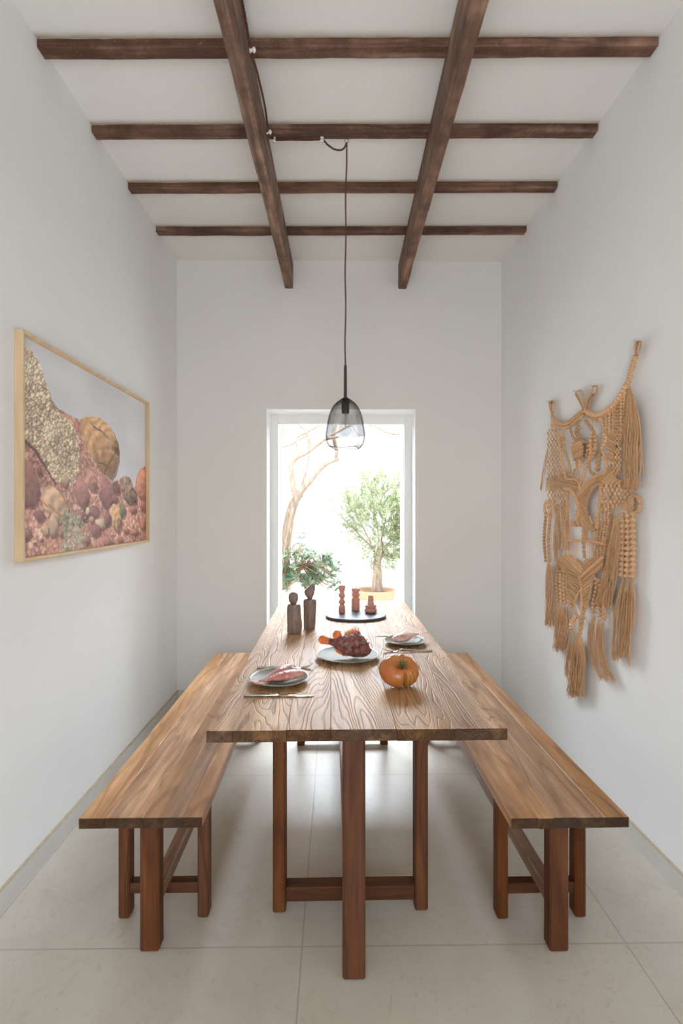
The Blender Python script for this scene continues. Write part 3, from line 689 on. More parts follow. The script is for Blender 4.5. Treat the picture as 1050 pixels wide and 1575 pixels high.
def fork(a,b,lab,rise=.012):
    """a: handle end, b: tine tips"""
    A=atz(a[0],a[1],TOP+.004);B=atz(b[0],b[1],TOP+rise); L=(Vector((B.x-A.x,B.y-A.y))).length; ang=math.atan2(B.y-A.y,B.x-A.x)
    t=thing('table_fork',lab,'fork',(A.x,A.y,TOP),ang,'steel table forks')
    m=MB(); strip(m,[(0,0,.004),(.004,0,.004),(L*.3,0,.006),(L*.55,0,.010),(L*.63,0,.011),(L*.70,0,.006)],[.006,.010,.009,.006,.005,.006],[.004,.005,.0045,.0035,.003,.0025]); m.build('handle',M['steel'],t)
    m=MB(); strip(m,[(L*.69,0,.0065),(L*.72,0,.0035),(L*.76,0,.0020),(L*.80,0,.0025)],[.006,.016,.021,.021],.002); 
    for q in (-1.5,-.5,.5,1.5): strip(m,[(L*.79,q*.0055,.0025),(L*.86,q*.0055,.0045),(L*.94,q*.0055,.0085),(L,q*.005,rise)],[.0034,.0032,.003,.0016],.0016)
    m.build('tines',M['steel'],t)
knife((374,1069.5),(484,1070),'steel knife lying in front of the left plate, nearest the table end')
fork((395,1026.5),(481,1020.5),'steel fork lying behind the left plate with two fish',.018)
fork((665,1000.5),(588.5,997),'steel fork in front of the smaller right plate',.016)
knife((640,976),(576,977.5),'steel knife mostly hidden behind the smaller right plate')
# =====================================================================  FRAMED PRINT ON THE LEFT WALL
PY0,PY1,PZ0,PZ1=1.79,3.005,1.163,1.978
slope=math.atan(-.0100)
PF=thing('framed_print','large photo print of a desert rock slope in a slim pale wood frame','picture',(lw(PY0)+.0005,PY0,PZ0),-math.atan(-.0100)*1.0)
W=PY1-PY0; Hh=PZ1-PZ0; D=.031; fr=.0125
for nm,a,b in (('l',(0,0,0),(D,fr,Hh)),('r',(0,W-fr,0),(D,W,Hh)),('b',(0,fr,0),(D,W-fr,fr)),('t',(0,fr,Hh-fr),(D,W-fr,Hh))):
    m=MB(); m.box(a,b,.0012); m.build('frame_bar',M['oak'],PF)
m=MB(); m.box((0,fr,fr),(.012,W-fr,Hh-fr),.001); m.build('backing',M['white'],PF)
# the printed picture, coloured per point of a fine grid
def c3(x,y):   # crop pixel -> (u along wall, v up) in metres
    px,py=x/3.938,480+y/3.938; d=-1.1335*F/(px-CX); return (d-PY0, H-(py-CY)*d/F-PZ0)
NU_,NV_=430,300
uu=np.linspace(fr,W-fr,NU_); vv=np.linspace(fr,Hh-fr,NV_); U,V_=np.meshgrid(uu,vv)
def inside(poly):
    P=np.array([c3(*q) for q in poly]); res=np.zeros(U.shape,bool); n=len(P)
    j=n-1
    for i in range(n):
        x1,y1=P[i];x2,y2=P[j]
        cond=((y1>Vw)!=(y2>Vw))&(Uw<(x2-x1)*(Vw-y1)/(y2-y1+1e-12)+x1); res^=cond; j=i
    return res
rg=np.random.RandomState(5)
def vnoise(x,y,s,seed=0):
    r=np.random.RandomState(seed).rand(128,128); x=x*s;y=y*s
    xi=np.floor(x).astype(int);yi=np.floor(y).astype(int);fx=x-xi;fy=y-yi;fx=fx*fx*(3-2*fx);fy=fy*fy*(3-2*fy)
    g=lambda a,b:r[a%128,b%128]
    return (g(xi,yi)*(1-fx)+g(xi+1,yi)*fx)*(1-fy)+(g(xi,yi+1)*(1-fx)+g(xi+1,yi+1)*fx)*fy
def voro(x,y,s,seed=0):
    r=np.random.RandomState(seed).rand(64,64,3); x=x*s;y=y*s; xi=np.floor(x).astype(int);yi=np.floor(y).astype(int)
    best=np.full(x.shape,9.);b2=np.full(x.shape,9.);idv=np.zeros(x.shape)
    for a in (-1,0,1):
        for b in (-1,0,1):
            q=r[(xi+a)%64,(yi+b)%64]; d=np.hypot(xi+a+q[...,0]-x,yi+b+q[...,1]-y)
            n_=d<best; b2=np.where(n_,best,np.minimum(b2,d)); idv=np.where(n_,q[...,2],idv); best=np.where(n_,d,best)
    return best,b2-best,idv
Uw=U+(vnoise(U,V_,40,1)-.5)*.008; Vw=V_+(vnoise(U,V_,40,2)-.5)*.008
def C(*c): return (np.array(c)/255.)
img=np.zeros(U.shape+(3,)); img[:]=C(206,208,214)
cl=vnoise(U,V_*2.2,3,3)*.6+vnoise(U,V_*2,7,4)*.4
img+= (cl-.45)[...,None]*.14
def paint(mask,col,amt=1.0):
    img[mask]=img[mask]*(1-amt)+(col[mask] if col.ndim==3 else col)*amt
# slope of red rubble
d1,e1,id1=voro(U,V_,34,7); d2,e2,id2=voro(U,V_,80,8)
rub=np.zeros_like(img); pal=np.array([C(190,140,130),C(206,160,146),C(168,118,114),C(220,190,178),C(150,104,102),C(200,150,138)])
rub[:]=pal[(id1*5.99).astype(int)]*.5+pal[(id2*5.99).astype(int)]*.5
rub*= (.72+.5*np.clip(e1*2,0,.6)+.3*np.clip(e2*2,0,.5))[...,None]*(.82+.3*vnoise(U,V_,8,9))[...,None]
paint(inside([(130,500),(320,545),(355,585),(385,600),(430,625),(480,645),(492,700),(530,800),(570,880),(640,965),(690,1035),(720,1015),(780,1030),(830,1070),(905,1100),(940,1500),(100,1500)]),rub)
# grey brown crumbling cliff
a_=U*.75+V_*.65; b_=-U*.65+V_*.75
dc,ec,ic=voro(a_*1.0,b_*2.0,36,11); dc2,ec2,ic2=voro(a_,b_*1.6,85,12)
cf=np.zeros_like(img); cf[:]=C(202,184,166); cf*=(.52+.5*ic*.7+.25*ic2)[...,None]; cf*=(.50+np.clip(ec*2.4,0,.6)+np.clip(ec2*1.4,0,.25))[...,None]
cf+= (np.clip(vnoise(U,V_,10,13)-.45,0,1)*.35)[...,None]
paint(inside([(130,200),(160,215),(195,240),(235,300),(262,370),(290,460),(318,540),(350,590),(400,640),(440,680),(470,740),(485,830),(478,960),(455,1030),(420,1070),(385,1030),(335,1035),(310,990),(270,910),(215,830),(130,740)]),cf)
paint(inside([(130,750),(215,835),(270,915),(310,995),(340,1035),(345,1050),(330,1045),(296,990),(255,915),(205,850),(130,775)]),C(70,50,48),.75)
def rock(poly,c,lines=0,ang=0.5,seed=0,tex=.16):
    c=np.clip(np.array(c)*1.06+.03,0,1)
    mk=inside(poly); P=np.array([c3(*q) for q in poly]); cx,cy=P.mean(0); rx=np.ptp(P[:,0])/2; ry=np.ptp(P[:,1])/2
    nx=(U-cx)/rx; ny=(V_-cy)/ry; sh=.88+.20*ny-.10*nx-.22*np.clip(nx*nx+ny*ny-.35,0,1)
    sh+= (vnoise(U+V_*.4,V_*2.2-U*.5,26,seed)-.5)*tex+(vnoise(U,V_,70,seed+1)-.5)*tex*.9
    if lines: sh+= .10*np.sin((np.hypot(nx-.6,ny*1.2+.4)*lines)+vnoise(U,V_,12,seed+2)*5)*(.5+.5*vnoise(U,V_,9,seed+3))
    col=np.zeros_like(img); col[:]=c; col*=sh[...,None]
    sd=inside([(x+9,y+16) for x,y in poly])&~mk; paint(sd,C(84,50,48),.6)
    paint(mk,col)
rock([(485,655),(505,640),(560,634),(600,640),(650,668),(690,720),(712,775),(724,830),(722,900),(705,970),(682,1012),(655,985),(625,965),(590,925),(560,880),(520,800),(492,730)],C(198,156,120),16,seed=20)
mk=inside([(600,880),(640,850),(700,860),(722,880),(718,940),(684,1012),(640,975),(600,940)]); paint(mk,C(140,100,74),.35)
paint(inside([(596,905),(655,925),(700,860),(704,866),(662,935),(640,985),(634,980),(650,932),(596,915)]),C(90,58,42),.7)
rock([(530,640),(600,638),(652,670),(692,722),(716,790),(722,860),(690,840),(668,770),(620,715),(560,680)],C(210,170,132),12,seed=24)
rock([(826,1062),(836,990),(862,948),(905,928),(910,1130),(872,1138),(842,1112)],C(204,140,122),0,seed=30)
rock([(732,1010),(766,988),(795,1000),(812,1050),(832,1090),(835,1150),(805,1172),(765,1140),(735,1075)],C(146,120,112),6,seed=33,tex=.35)
rock([(686,1040),(722,1022),(732,1090),(700,1100)],C(120,80,80),0,seed=35)
rock([(130,880),(180,918),(215,975),(232,1050),(240,1105),(205,1180),(130,1182)],C(150,106,106),0,seed=36)
rock([(238,1130),(262,1075),(292,1038),(340,1065),(385,1130),(415,1180),(422,1235),(400,1292),(370,1285),(320,1240),(270,1190)],C(206,172,146),9,seed=40)
paint(inside([(240,1130),(330,1190),(400,1255),(398,1266),(322,1205),(238,1145)]),C(150,100,80),.5)
rock([(448,1100),(462,1020),(482,988),(512,1015),(536,1080),(546,1150),(520,1206),(480,1170)],C(172,122,120),0,seed=44)
rock([(512,1000),(530,950),(556,945),(578,1000),(596,1060),(582,1090),(556,1080),(530,1050)],C(188,138,130),8,seed=47)
rock([(604,1120),(618,1040),(632,975),(662,1005),(690,1060),(706,1115),(692,1188),(640,1190)],C(150,104,108),0,seed=50)
rock([(668,1195),(690,1162),(728,1158),(742,1230),(738,1300),(718,1335),(692,1302),(674,1250)],C(206,166,126),10,seed=53)
for (x,y,w,h,c) in ((235,1232,32,36,(140,96,98)),(236,965,20,26,(128,86,90)),(320,1290,36,70,(196,168,152)),(375,1325,24,36,(160,116,112)),(275,1320,22,40,(190,160,142)),(160,1345,28,36,(158,112,112)),(485,1240,26,52,(160,116,116)),(515,1235,18,30,(132,90,94)),(575,1210,34,42,(148,104,108)),(612,1282,40,32,(200,180,160)),(580,1320,32,40,(146,100,106)),(655,1250,22,48,(140,96,104)),(750,1205,16,36,(110,116,96)),(872,1280,20,36,(196,132,118)),(880,1175,22,30,(170,110,104)),(812,1195,22,22,(178,120,110)),(520,1375,30,28,(170,120,112)),(655,1390,36,22,(176,120,114)),(735,1375,18,20,(168,112,106)),(205,1390,12,10,(225,205,190)),(246,1368,12,14,(222,200,186)),(437,1262,10,26,(206,196,180)),(535,1205,14,26,(205,190,170)),(820,1330,26,18,(182,126,112)),(770,1320,20,16,(190,130,116)),(700,1128,16,24,(150,104,104)),(395,1020,26,40,(186,160,138)),(560,1255,16,20,(180,140,130))):
    rock([(x+w*math.cos(a)*(1+.15*math.sin(3*a+x)),y+h*math.sin(a)) for a in [2*PI*i/10 for i in range(10)]],C(*c),0,seed=int(x))
# low grey green shrub
cx,cy=c3(445,1340); ds,es,is_=voro(U,V_,130,60)
q=((U-cx)/.105)**2+((V_-cy)/.105)**2; mk=(q+ (vnoise(U,V_,60,61)-.5)*1.6<.9)&(is_>.30)
g=np.zeros_like(img); g[:]=C(132,144,126); g*=(.55+is_*.9)[...,None]; paint(mk,g,.9)
skym=(img[...,2]>img[...,0]); img=img*np.where(skym[...,None],1.0,np.array([1.05,1.01,.95])); img=np.clip(img,0,1)**1.9
m=MB(); Vv=[(0.0128,float(a),float(b)) for b in vv for a in uu]
Fc=[[j*NU_+i,j*NU_+i+1,(j+1)*NU_+i+1,(j+1)*NU_+i] for j in range(NV_-1) for i in range(NU_-1)]
me=bpy.data.meshes.new('print_sheet'); me.from_pydata(Vv,[],Fc)
ca=me.attributes.new('print_colour','FLOAT_COLOR','POINT'); ca.data.foreach_set('color',np.concatenate([img.reshape(-1,3),np.ones((NU_*NV_,1))],1).astype(np.float32).ravel())
k=N('printed_photo'); k.set(Base_Color=k.n('ShaderNodeAttribute',attribute_name='print_colour').outputs['Color'],Roughness=.5,Specular_IOR_Level=.3)
me.materials.append(k.m); o=bpy.data.objects.new('print_sheet',me); COL.objects.link(o); o.parent=PF
# =====================================================================  KNOTTED JUTE WALL HANGING ON THE RIGHT WALL
MO=thing('macrame_hanging','large knotted natural jute wall hanging with tassels on the right wall','wall hanging',(1.16,2.5,1.0))
MO0=Vector((1.16,2.5,1.0))
def W_(px,py,off=.022):
    k_=(px-CX)/F; d=(1.2451-off)/(k_+.0291); return Vector((k_*d,d,H-(py-CY)/F*d))-MO0
def A(x,y,off=.022): return W_(810+x/5.25,500+y/5.25,off)
def B(x,y,off=.022): return W_(810+x/5.08,780+y/5.08,off)
RJ=random.Random(11)
def PTS(fn,pts,off=.022): return [fn(x,y,off) if True else 0 for x,y in pts]
def rope(m,P,r=.006,pitch=.011,amp=.26,n=8,k=6,smooth=True):
    m.cur=RJ.random()
    if smooth and len(P)>2: P=smoothpath(P,8)
    P=resample(P,pitch/k); rad=[]
    for i in range(len(P)): rad.append(r*(1-amp*1.6+amp*2.6*abs(math.sin(PI*i/k))**.8))
    m.tube(P,rad,n)
def knots(m,P,r=.009,pitch=.017,k=8,n=8): # chain of square knots
    m.cur=RJ.random()
    if len(P)>2: P=smoothpath(P,8)
    P=resample(P,pitch/k); rad=[]
    for i in range(len(P)):
        s=abs(math.sin(PI*i/k)); rad.append(r*(.30+.75*s**.75))
    P=[p+Vector((0,RJ.uniform(-1,1),RJ.uniform(-1,1)))*.0008 for p in P]
    m.tube(P,rad,n)
def tassel(fn,top,bots,n=40,r0=.006,sp=.7,th=.0011,off=.022,mid=None,name='tassel',wav=.006):
    """many strands from around top fanning to positions spread between the bottom points"""
    m=MB()
    for i in range(n):
        m.cur=RJ.random(); u=RJ.random()*(len(bots)-1); j=min(int(u),len(bots)-2) if len(bots)>1 else 0
        f=u-j
        bx=bots[j][0]*(1-f)+bots[min(j+1,len(bots)-1)][0]*f; b_y=bots[j][1]*(1-f)+bots[min(j+1,len(bots)-1)][1]*f
        P=[]; a0=RJ.uniform(0,2*PI); o1=RJ.uniform(-.010,.012); ph=RJ.uniform(0,6); wv=RJ.uniform(.3,1)*wav
        tx,ty=top[min(len(top)-1,int(RJ.random()*len(top)))] if isinstance(top[0],tuple) else top
        b_y+=RJ.gauss(0,15)
        ns=9; seq=[(tx,ty)]
        if mid:
            mm=mid[RJ.randrange(len(mid))]; seq.append((mm[0]+RJ.gauss(0,mm[2] if len(mm)>2 else 8),mm[1]))
        seq.append((bx,b_y))
        for q in range(ns+1):
            t=q/ns
            if len(seq)==3:
                x=(1-t)**2*seq[0][0]+2*t*(1-t)*(2*seq[1][0]-.5*seq[0][0]-.5*seq[2][0])+t*t*seq[2][0]
                y=seq[0][1]+(seq[2][1]-seq[0][1])*t
            else:
                x=seq[0][0]+(seq[1][0]-seq[0][0])*t**sp; y=seq[0][1]+(seq[1][1]-seq[0][1])*t
            p=fn(x,y,off+o1*min(1,t*2.5))
            p+=Vector((0,math.sin(ph+t*6)*wv*t+r0*math.cos(a0)*min(1,.4+t*3),r0*.4*math.sin(a0)))
            P.append(p)
        m.tube(smoothpath(P,2),[th]*(2*ns+1),4,False)
    return m.build(name,M['jute'],MO)
def inpoly(x,y,poly):
    r=False;j=len(poly)-1
    for i in range(len(poly)):
        xi,yi=poly[i];xj,yj=poly[j]
        if (yi>y)!=(yj>y) and x<(xj-xi)*(y-yi)/(yj-yi)+xi: r=not r
        j=i
    return r
def clipline(poly,p,d,step=4):
    """segments of the line p+t*d inside the polygon"""
    segs=[];cur=[];t=-900
    while t<900:
        x=p[0]+d[0]*t;y=p[1]+d[1]*t
        if inpoly(x,y,poly): cur.append((x,y))
        elif cur: segs.append(cur);cur=[]
        t+=step
    return [(s[0],s[-1]) for s in segs if len(s)>1]
def woven(fn,poly,ang,gap,r=.0028,off=.02,name='woven_panel',pitch=.006,amp=.18):
    m=MB(); gap*=1.3; r*=1.08; cx=sum(p[0] for p in poly)/len(poly);cy=sum(p[1] for p in poly)/len(poly)
    d=(math.cos(ang),math.sin(ang));nrm=(-d[1],d[0]); s=-700
    while s<700:
        for a,b in clipline(poly,(cx+nrm[0]*s,cy+nrm[1]*s),d):
            o=off+RJ.uniform(-.002,.002); q=[(a[0]+(b[0]-a[0])*i/3+RJ.uniform(-1.5,1.5),a[1]+(b[1]-a[1])*i/3+RJ.uniform(-1.5,1.5)) for i in range(4)]
            rope(m,[fn(x,y,o) for x,y in q],r,pitch,amp,6,4)
        s+=gap
    if m.v: return m.build(name,M['jute'],MO)
def net(fn,poly,dx,dy,r=.007,off=.022,name='knotted_netting',link=.0022):
    m=MB(); x0=min(p[0] for p in poly);x1=max(p[0] for p in poly);y0=min(p[1] for p in poly);y1=max(p[1] for p in poly)
    pts={}; i=0;y=y0
    while y<=y1:
        j=0; x=x0+(dx/2 if i%2 else 0)
        while x<=x1:
            if inpoly(x,y,poly): pts[i,j]=(x+RJ.uniform(-2,2),y+RJ.uniform(-3,3))
            j+=1;x+=dx
        i+=1;y+=dy
    for (i,j),(x,y) in pts.items():
        m.cur=RJ.random(); c=fn(x,y,off+RJ.uniform(-.002,.003)); m.ball(c,(r*.8,r*.85,r*1.15),8,6)
        for jj in ((j,j+1) if i%2 else (j-1,j)):
            if (i+1,jj) in pts:
                q=pts[i+1,jj]; c2=fn(q[0],q[1],off); m.tube([c,(c+c2)/2+Vector((-.002,0,0)),c2],link,5,False)
    if m.v: return m.build(name,M['jute'],MO)
def part(name,fnc,specs,**kw):
    for s in specs:
        m=MB(); fnc(m,s,**kw); m.build(name,M['jute'],MO)
# top rope in two swags plus the thick wrapped cord up to the right nail
for pts,r in (([(203,735),(225,765),(255,790),(300,800),(350,782),(400,738),(455,695)],.0080),([(470,690),(505,715),(560,728),(620,708),(700,645),(760,560),(800,490)],.0085)):
    m=MB(); rope(m,PTS(A,pts,.024),r*1.15,.019,.30,10); m.build('top_rope',M['jute'],MO)
    m=MB(); rope(m,PTS(A,[(x+6,y+28) for x,y in pts],.020),r*.75,.016,.30,8); m.build('top_rope',M['jute'],MO)
m=MB(); rope(m,PTS(A,[(800,490),(825,440),(845,360),(862,300),(878,245)],.022),.0095,.0115,.27,10); m.build('top_rope',M['jute'],MO)
for pts in ([(878,245),(872,190),(880,140),(905,130),(925,140),(918,190),(890,245)],[(205,735),(190,680),(182,622),(215,618),(222,680),(208,735)],[(462,690),(440,610),(405,560),(395,545),(430,525),(462,560),(458,610),(466,680)],[(480,690),(490,620),(520,560),(535,500),(565,495),(558,550),(520,600),(490,690)]):
    m=MB()
    for q in range(5): rope(m,[A(x+RJ.uniform(-5,5),y+RJ.uniform(-3,3),.016+.003*q) for x,y in pts],.0022,.01,.1,5,3)
    for q in range(7): m.cur=RJ.random(); m.tube([A(pts[0][0]+RJ.uniform(-8,8),pts[0][1],.018),A((pts[0][0]+pts[2][0])/2+RJ.uniform(-10,12),(pts[0][1]+pts[2][1])/2,.02),A((pts[2][0]+pts[3][0])/2+RJ.uniform(-12,14),pts[2][1]+RJ.uniform(-6,6),.016)],.0022,5)
    m.build('hanging_loop',M['jute'],MO)
for x,y in ((905,128),(198,622),(412,535),(548,493)):
    m=MB(); c=A(x,y,.003); m.tube([c,c+Vector((-.022,0,.002))],.0016,6); m.ball(c+Vector((-.022,0,.002)),.003,8,6); m.build('nail',M['steel'],MO)
# left hanging tassel strand and the big smooth tassel on the right
tassel(A,[(172,985)],[(105,1330),(125,1335)],8,.002,1.3,mid=[(140,1120,5)],name='tassel')
tassel(A,[(832,500),(826,520),(840,540)],[(775,1300),(830,1320),(905,1310)],170,.008,.5,.0012,.030,mid=[(800,1000,8),(830,900,22),(858,780,22),(885,960,16)],wav=.01)
tassel(A,[(860,600),(870,650)],[(905,1180),(940,1230)],8,.004,.7,mid=[(900,900,14)])
# left netting panel
woven(A,[(195,745),(340,800),(320,845),(190,850)],-.1,11,off=.020)
net(A,[(165,850),(270,850),(275,1000),(285,1130),(290,1240),(215,1250),(155,1280)],26,23,.0062)
net(A,[(155,1330),(300,1300),(325,1400),(330,1500),(160,1500)],28,25,.0066)
woven(A,[(155,1240),(300,1190),(420,1300),(430,1350),(330,1330),(150,1340)],.25,10,off=.019)
# cords of the upper figure
for pts in ([(350,790),(355,850),(375,910),(420,935),(480,940)],[(430,770),(400,830),(395,880),(430,920),(470,945)],[(470,770),(510,820),(545,880),(520,930),(480,950)],[(290,860),(285,930),(300,1010),(330,1090),(345,1160),(350,1220)],[(250,870),(270,980),(275,1080),(300,1180),(325,1240),(400,1250),(430,1320)],
            [(600,760),(625,850),(620,930),(605,1000),(630,1060),(645,1130),(625,1190),(560,1215),(490,1260),(425,1330)],[(400,1090),(405,1160),(410,1230),(425,1300)],[(500,1080),(480,1150),(455,1230),(425,1300)],[(340,1210),(370,1200),(385,1170)],[(500,1100),(510,1180),(540,1205)],[(440,1100),(430,1150)]):
    m=MB(); rope(m,PTS(A,pts,.024),.0058,.0115,.30,8); m.build('cord_braid',M['jute'],MO)
for pts,r in (([(590,1030),(578,1100),(570,1180)],.0115),([(545,880),(555,960),(540,1040),(500,1090)],.012),([(525,880),(515,960),(520,1040),(490,1110)],.012),([(500,960),(490,1020),(485,1080)],.010),([(300,900),(295,960),(312,1030),(338,1110),(345,1180)],.008),([(600,745),(590,770)],.010),([(430,820),(405,860),(430,905)],.009),([(430,1080),(425,1150)],.010),([(615,870),(640,920),(605,990)],.009)):
    m=MB(); knots(m,PTS(A,pts,.026),r,.020); m.build('knotted_cord',M['jute'],MO)
# ribbed pouch and small warps
woven(A,[(370,940),(450,940),(455,1050),(420,1100),(380,1090),(362,1010)],-.45,12,.0055,.030,'ribbed_pouch',.008,.3)
woven(A,[(480,745),(590,745),(545,840),(515,835)],1.45,10,.0014,.02,'warp_cords')
# right dense area
for x in (640,668,694,718,742,768,792):
    top=735-(x-620)*1.15; 
    m=MB(); knots(m,PTS(A,[(x,top),(x+RJ.uniform(-8,8),top+110),(x+RJ.uniform(-8,8),890)],.022),.0075,.014); m.build('knotted_cord',M['jute'],MO)
woven(A,[(650,890),(735,860),(720,1010),(690,1110),(650,1080)],.5,11,.004,.020)
net(A,[(700,850),(800,780),(790,900),(765,1000),(765,1180),(700,1240),(680,1100),(730,1000)],26,22,.0068)
woven(A,[(430,1330),(520,1235),(640,1200),(680,1120),(720,1240),(840,1260),(840,1290),(600,1290),(530,1330),(480,1420),(465,1575),(420,1575),(415,1440),(400,1360)],-.75,10,.0042,.020)
woven(A,[(505,1225),(590,1195),(595,1265),(515,1300)],1.5,11,.0013,.024,'warp_cords')
net(A,[(600,1290),(840,1270),(850,1370),(720,1470),(590,1500)],35,31,.0088)
woven(A,[(730,1470),(860,1360),(870,1490),(780,1500)],-.9,10,.0035,.022)
# eye shaped openings and side rings
for pts in ([(300,1320),(350,1330),(385,1380),(412,1450),(415,1510),(395,1575)],[(600,1285),(545,1300),(505,1360),(482,1430),(480,1500),(492,1560),(520,1630),(545,1655)],[(325,1340),(328,1440),(322,1575)],[(600,1300),(590,1420),(575,1540),(560,1640)]):
    m=MB(); rope(m,PTS(A,pts,.026),.0078,.0105,.28,9); m.build('ribbed_rope',M['jute'],MO)
for c,rx,ry in (((868,1445),45,72),((165,1480),22,55)):
    m=MB(); rope(m,[A(c[0]+rx*math.cos(a),c[1]+ry*math.sin(a),.024) for a in [2*PI*i/16 for i in range(17)]],.0075,.009,.2,8); m.build('side_ring',M['jute'],MO)
# vertical knotted columns under the net
for x0,y0,x1,y1,fn,r in ((345,0,0,0,None,0),):
    pass
for i,x in enumerate((225,250,275,300,320)):
    m=MB(); knots(m,PTS(B,[(x-5,-20),(x,130),(x+2,260+(30 if i<2 else 0)),(x-10+i*4,330)],.02),.0062,.012); m.build('knotted_cord',M['jute'],MO)
for i,x in enumerate((565,590,615,640,662)):
    m=MB(); knots(m,PTS(B,[(x,-30),(x-3,120),(x-22,260),(x-40,390)],.02),.0060,.012); m.build('knotted_cord',M['jute'],MO)
woven(B,[(215,0),(320,-20),(322,200),(325,290),(240,300)],1.5,13,.0030,.017)
woven(B,[(545,140),(650,60),(620,300),(600,380),(520,300),(520,200)],1.4,13,.0026,.017)
# nose, small eyes, mouth bar
woven(B,[(400,-30),(465,-30),(480,60),(530,130),(470,170),(460,270),(435,265),(430,150),(345,150),(375,80)],1.2,10,.0042,.022)
for pts in ([(345,100),(340,160),(325,250),(380,262),(430,250),(440,180)],[(480,150),(470,220),(480,262),(520,265),(530,210),(515,160),(480,150)],[(325,262),(400,262),(440,262),(520,268),(600,290)]):
    m=MB(); rope(m,PTS(B,pts,.024),.0052,.008,.28,7); m.build('ribbed_rope',M['jute'],MO)
woven(B,[(300,270),(400,265),(400,390),(300,400),(260,380)],1.57,9,.0014,.018,'warp_cords')
woven(B,[(470,270),(600,280),(590,390),(455,430)],1.57,10,.0014,.018,'warp_cords')
m=MB(); knots(m,PTS(B,[(440,265),(445,330),(450,400)],.026),.009,.02); m.build('knotted_cord',M['jute'],MO)
# woven wings
woven(B,[(245,390),(330,370),(400,410),(440,450),(430,560),(410,640),(385,720),(355,785),(325,720),(305,620),(300,510),(270,480),(235,500)],.75,10.5,.0040,.021)
woven(B,[(450,420),(520,380),(600,390),(605,480),(520,530),(500,640),(470,770),(435,850),(425,700),(415,600),(430,520)],-.65,10.5,.0040,.021)
for pts in ([(430,540),(480,490),(540,440),(600,390)],[(235,500),(300,500),(360,520),(430,555)],[(525,530),(505,620),(485,720),(450,810),(425,850)],[(425,640),(395,690),(370,760),(385,830),(415,870)],[(305,510),(312,640),(330,730),(355,790)],[(415,560),(425,640),(430,760),(435,850)]):
    m=MB(); rope(m,PTS(B,pts,.027),.0058,.0105,.28,8); m.build('ribbed_rope',M['jute'],MO)
m=MB(); m.ball(B(418,550,.032),(.012,.013,.014),12,8); m.build('centre_knot',M['jute'],MO)
# bead like columns and their tassels
def cols(fn,lst,r,pitch=.02):
    for pts in lst:
        m=MB(); knots(m,PTS(fn,pts,.024),r,pitch); m.build('knotted_cord',M['jute'],MO)
cols(B,[[(150,40),(140,150),(135,280),(148,425)],[(185,50),(172,170),(165,300),(178,430)]],.0095,.019)
cols(B,[[(240,500),(236,600),(245,750)],[(265,510),(264,620),(270,755)],[(292,490),(290,620),(298,765)]],.0105,.020)
cols(B,[[(540,545),(545,640),(520,760),(518,830)],[(565,560),(572,650),(560,760),(572,860)],[(600,560),(590,650),(605,760),(605,890)]],.0105,.020)
cols(B,[[(748,40),(752,180),(750,350),(742,550)],[(790,40),(792,180),(790,350),(785,550)],[(832,30),(828,180),(832,350),(826,550)]],.0130,.0225)
cols(B,[[(385,850),(350,905),(345,950)],[(415,865),(420,915),(412,980)],[(435,850),(425,900)]],.0115,.021)
woven(B,[(560,640),(625,690),(615,790),(525,770)],.7,12,.0040,.02)
tassel(B,[(165,430),(180,440)],[(140,915),(160,920),(195,930),(215,925)],60,.006,.7,mid=[(160,660,6),(200,680,12)])
tassel(B,[(215,140),(218,160)],[(225,480),(245,540)],40,.006,.6,mid=[(225,300,8)])
tassel(B,[(245,760),(270,775),(300,770)],[(200,1105),(240,1112),(290,1110)],85,.006,.7,mid=[(230,940,8),(270,940,10),(300,900,8)])
tassel(B,[(310,780),(300,775)],[(330,900),(340,870)],10,.004,.5)
tassel(B,[(345,955)],[(297,1310),(320,1315)],26,.005,.7,mid=[(320,1120,6)])
tassel(B,[(352,955)],[(378,1040),(372,1000)],8,.003,.4)
tassel(B,[(412,985),(405,990)],[(312,1450),(360,1465),(410,1470),(440,1460)],170,.012,.45,.0013,.028,mid=[(390,1200,12),(350,1230,12),(435,1180,9),(410,1100,20)],wav=.006)
tassel(B,[(525,840),(535,850)],[(575,1335),(600,1330)],34,.004,.7,mid=[(490,1050,6),(520,1080,6)])
tassel(B,[(560,870),(575,870)],[(605,1335),(640,1340)],34,.004,.7,mid=[(550,1050,7),(575,1100,7)])
tassel(B,[(600,890)],[(655,1350),(690,1360)],26,.004,.7,mid=[(590,1080,6)])
tassel(B,[(690,50),(700,60)],[(525,745),(600,740),(650,780)],120,.007,.6,.0012,.032,mid=[(700,330,8),(640,430,12),(680,380,10)],wav=.004)
tassel(B,[(745,555),(755,560)],[(660,1170),(700,1180)],40,.005,.8,mid=[(690,880,7)])
tassel(B,[(780,560),(790,560)],[(700,1185),(745,1165)],44,.005,.8,mid=[(770,820,9),(730,880,7)])
tassel(B,[(825,555),(830,560)],[(790,1210),(800,1215)],26,.005,.8,mid=[(800,820,14)])
tassel(B,[(820,560)],[(740,1160),(760,1150)],16,.005,.8,mid=[(835,700,4)])
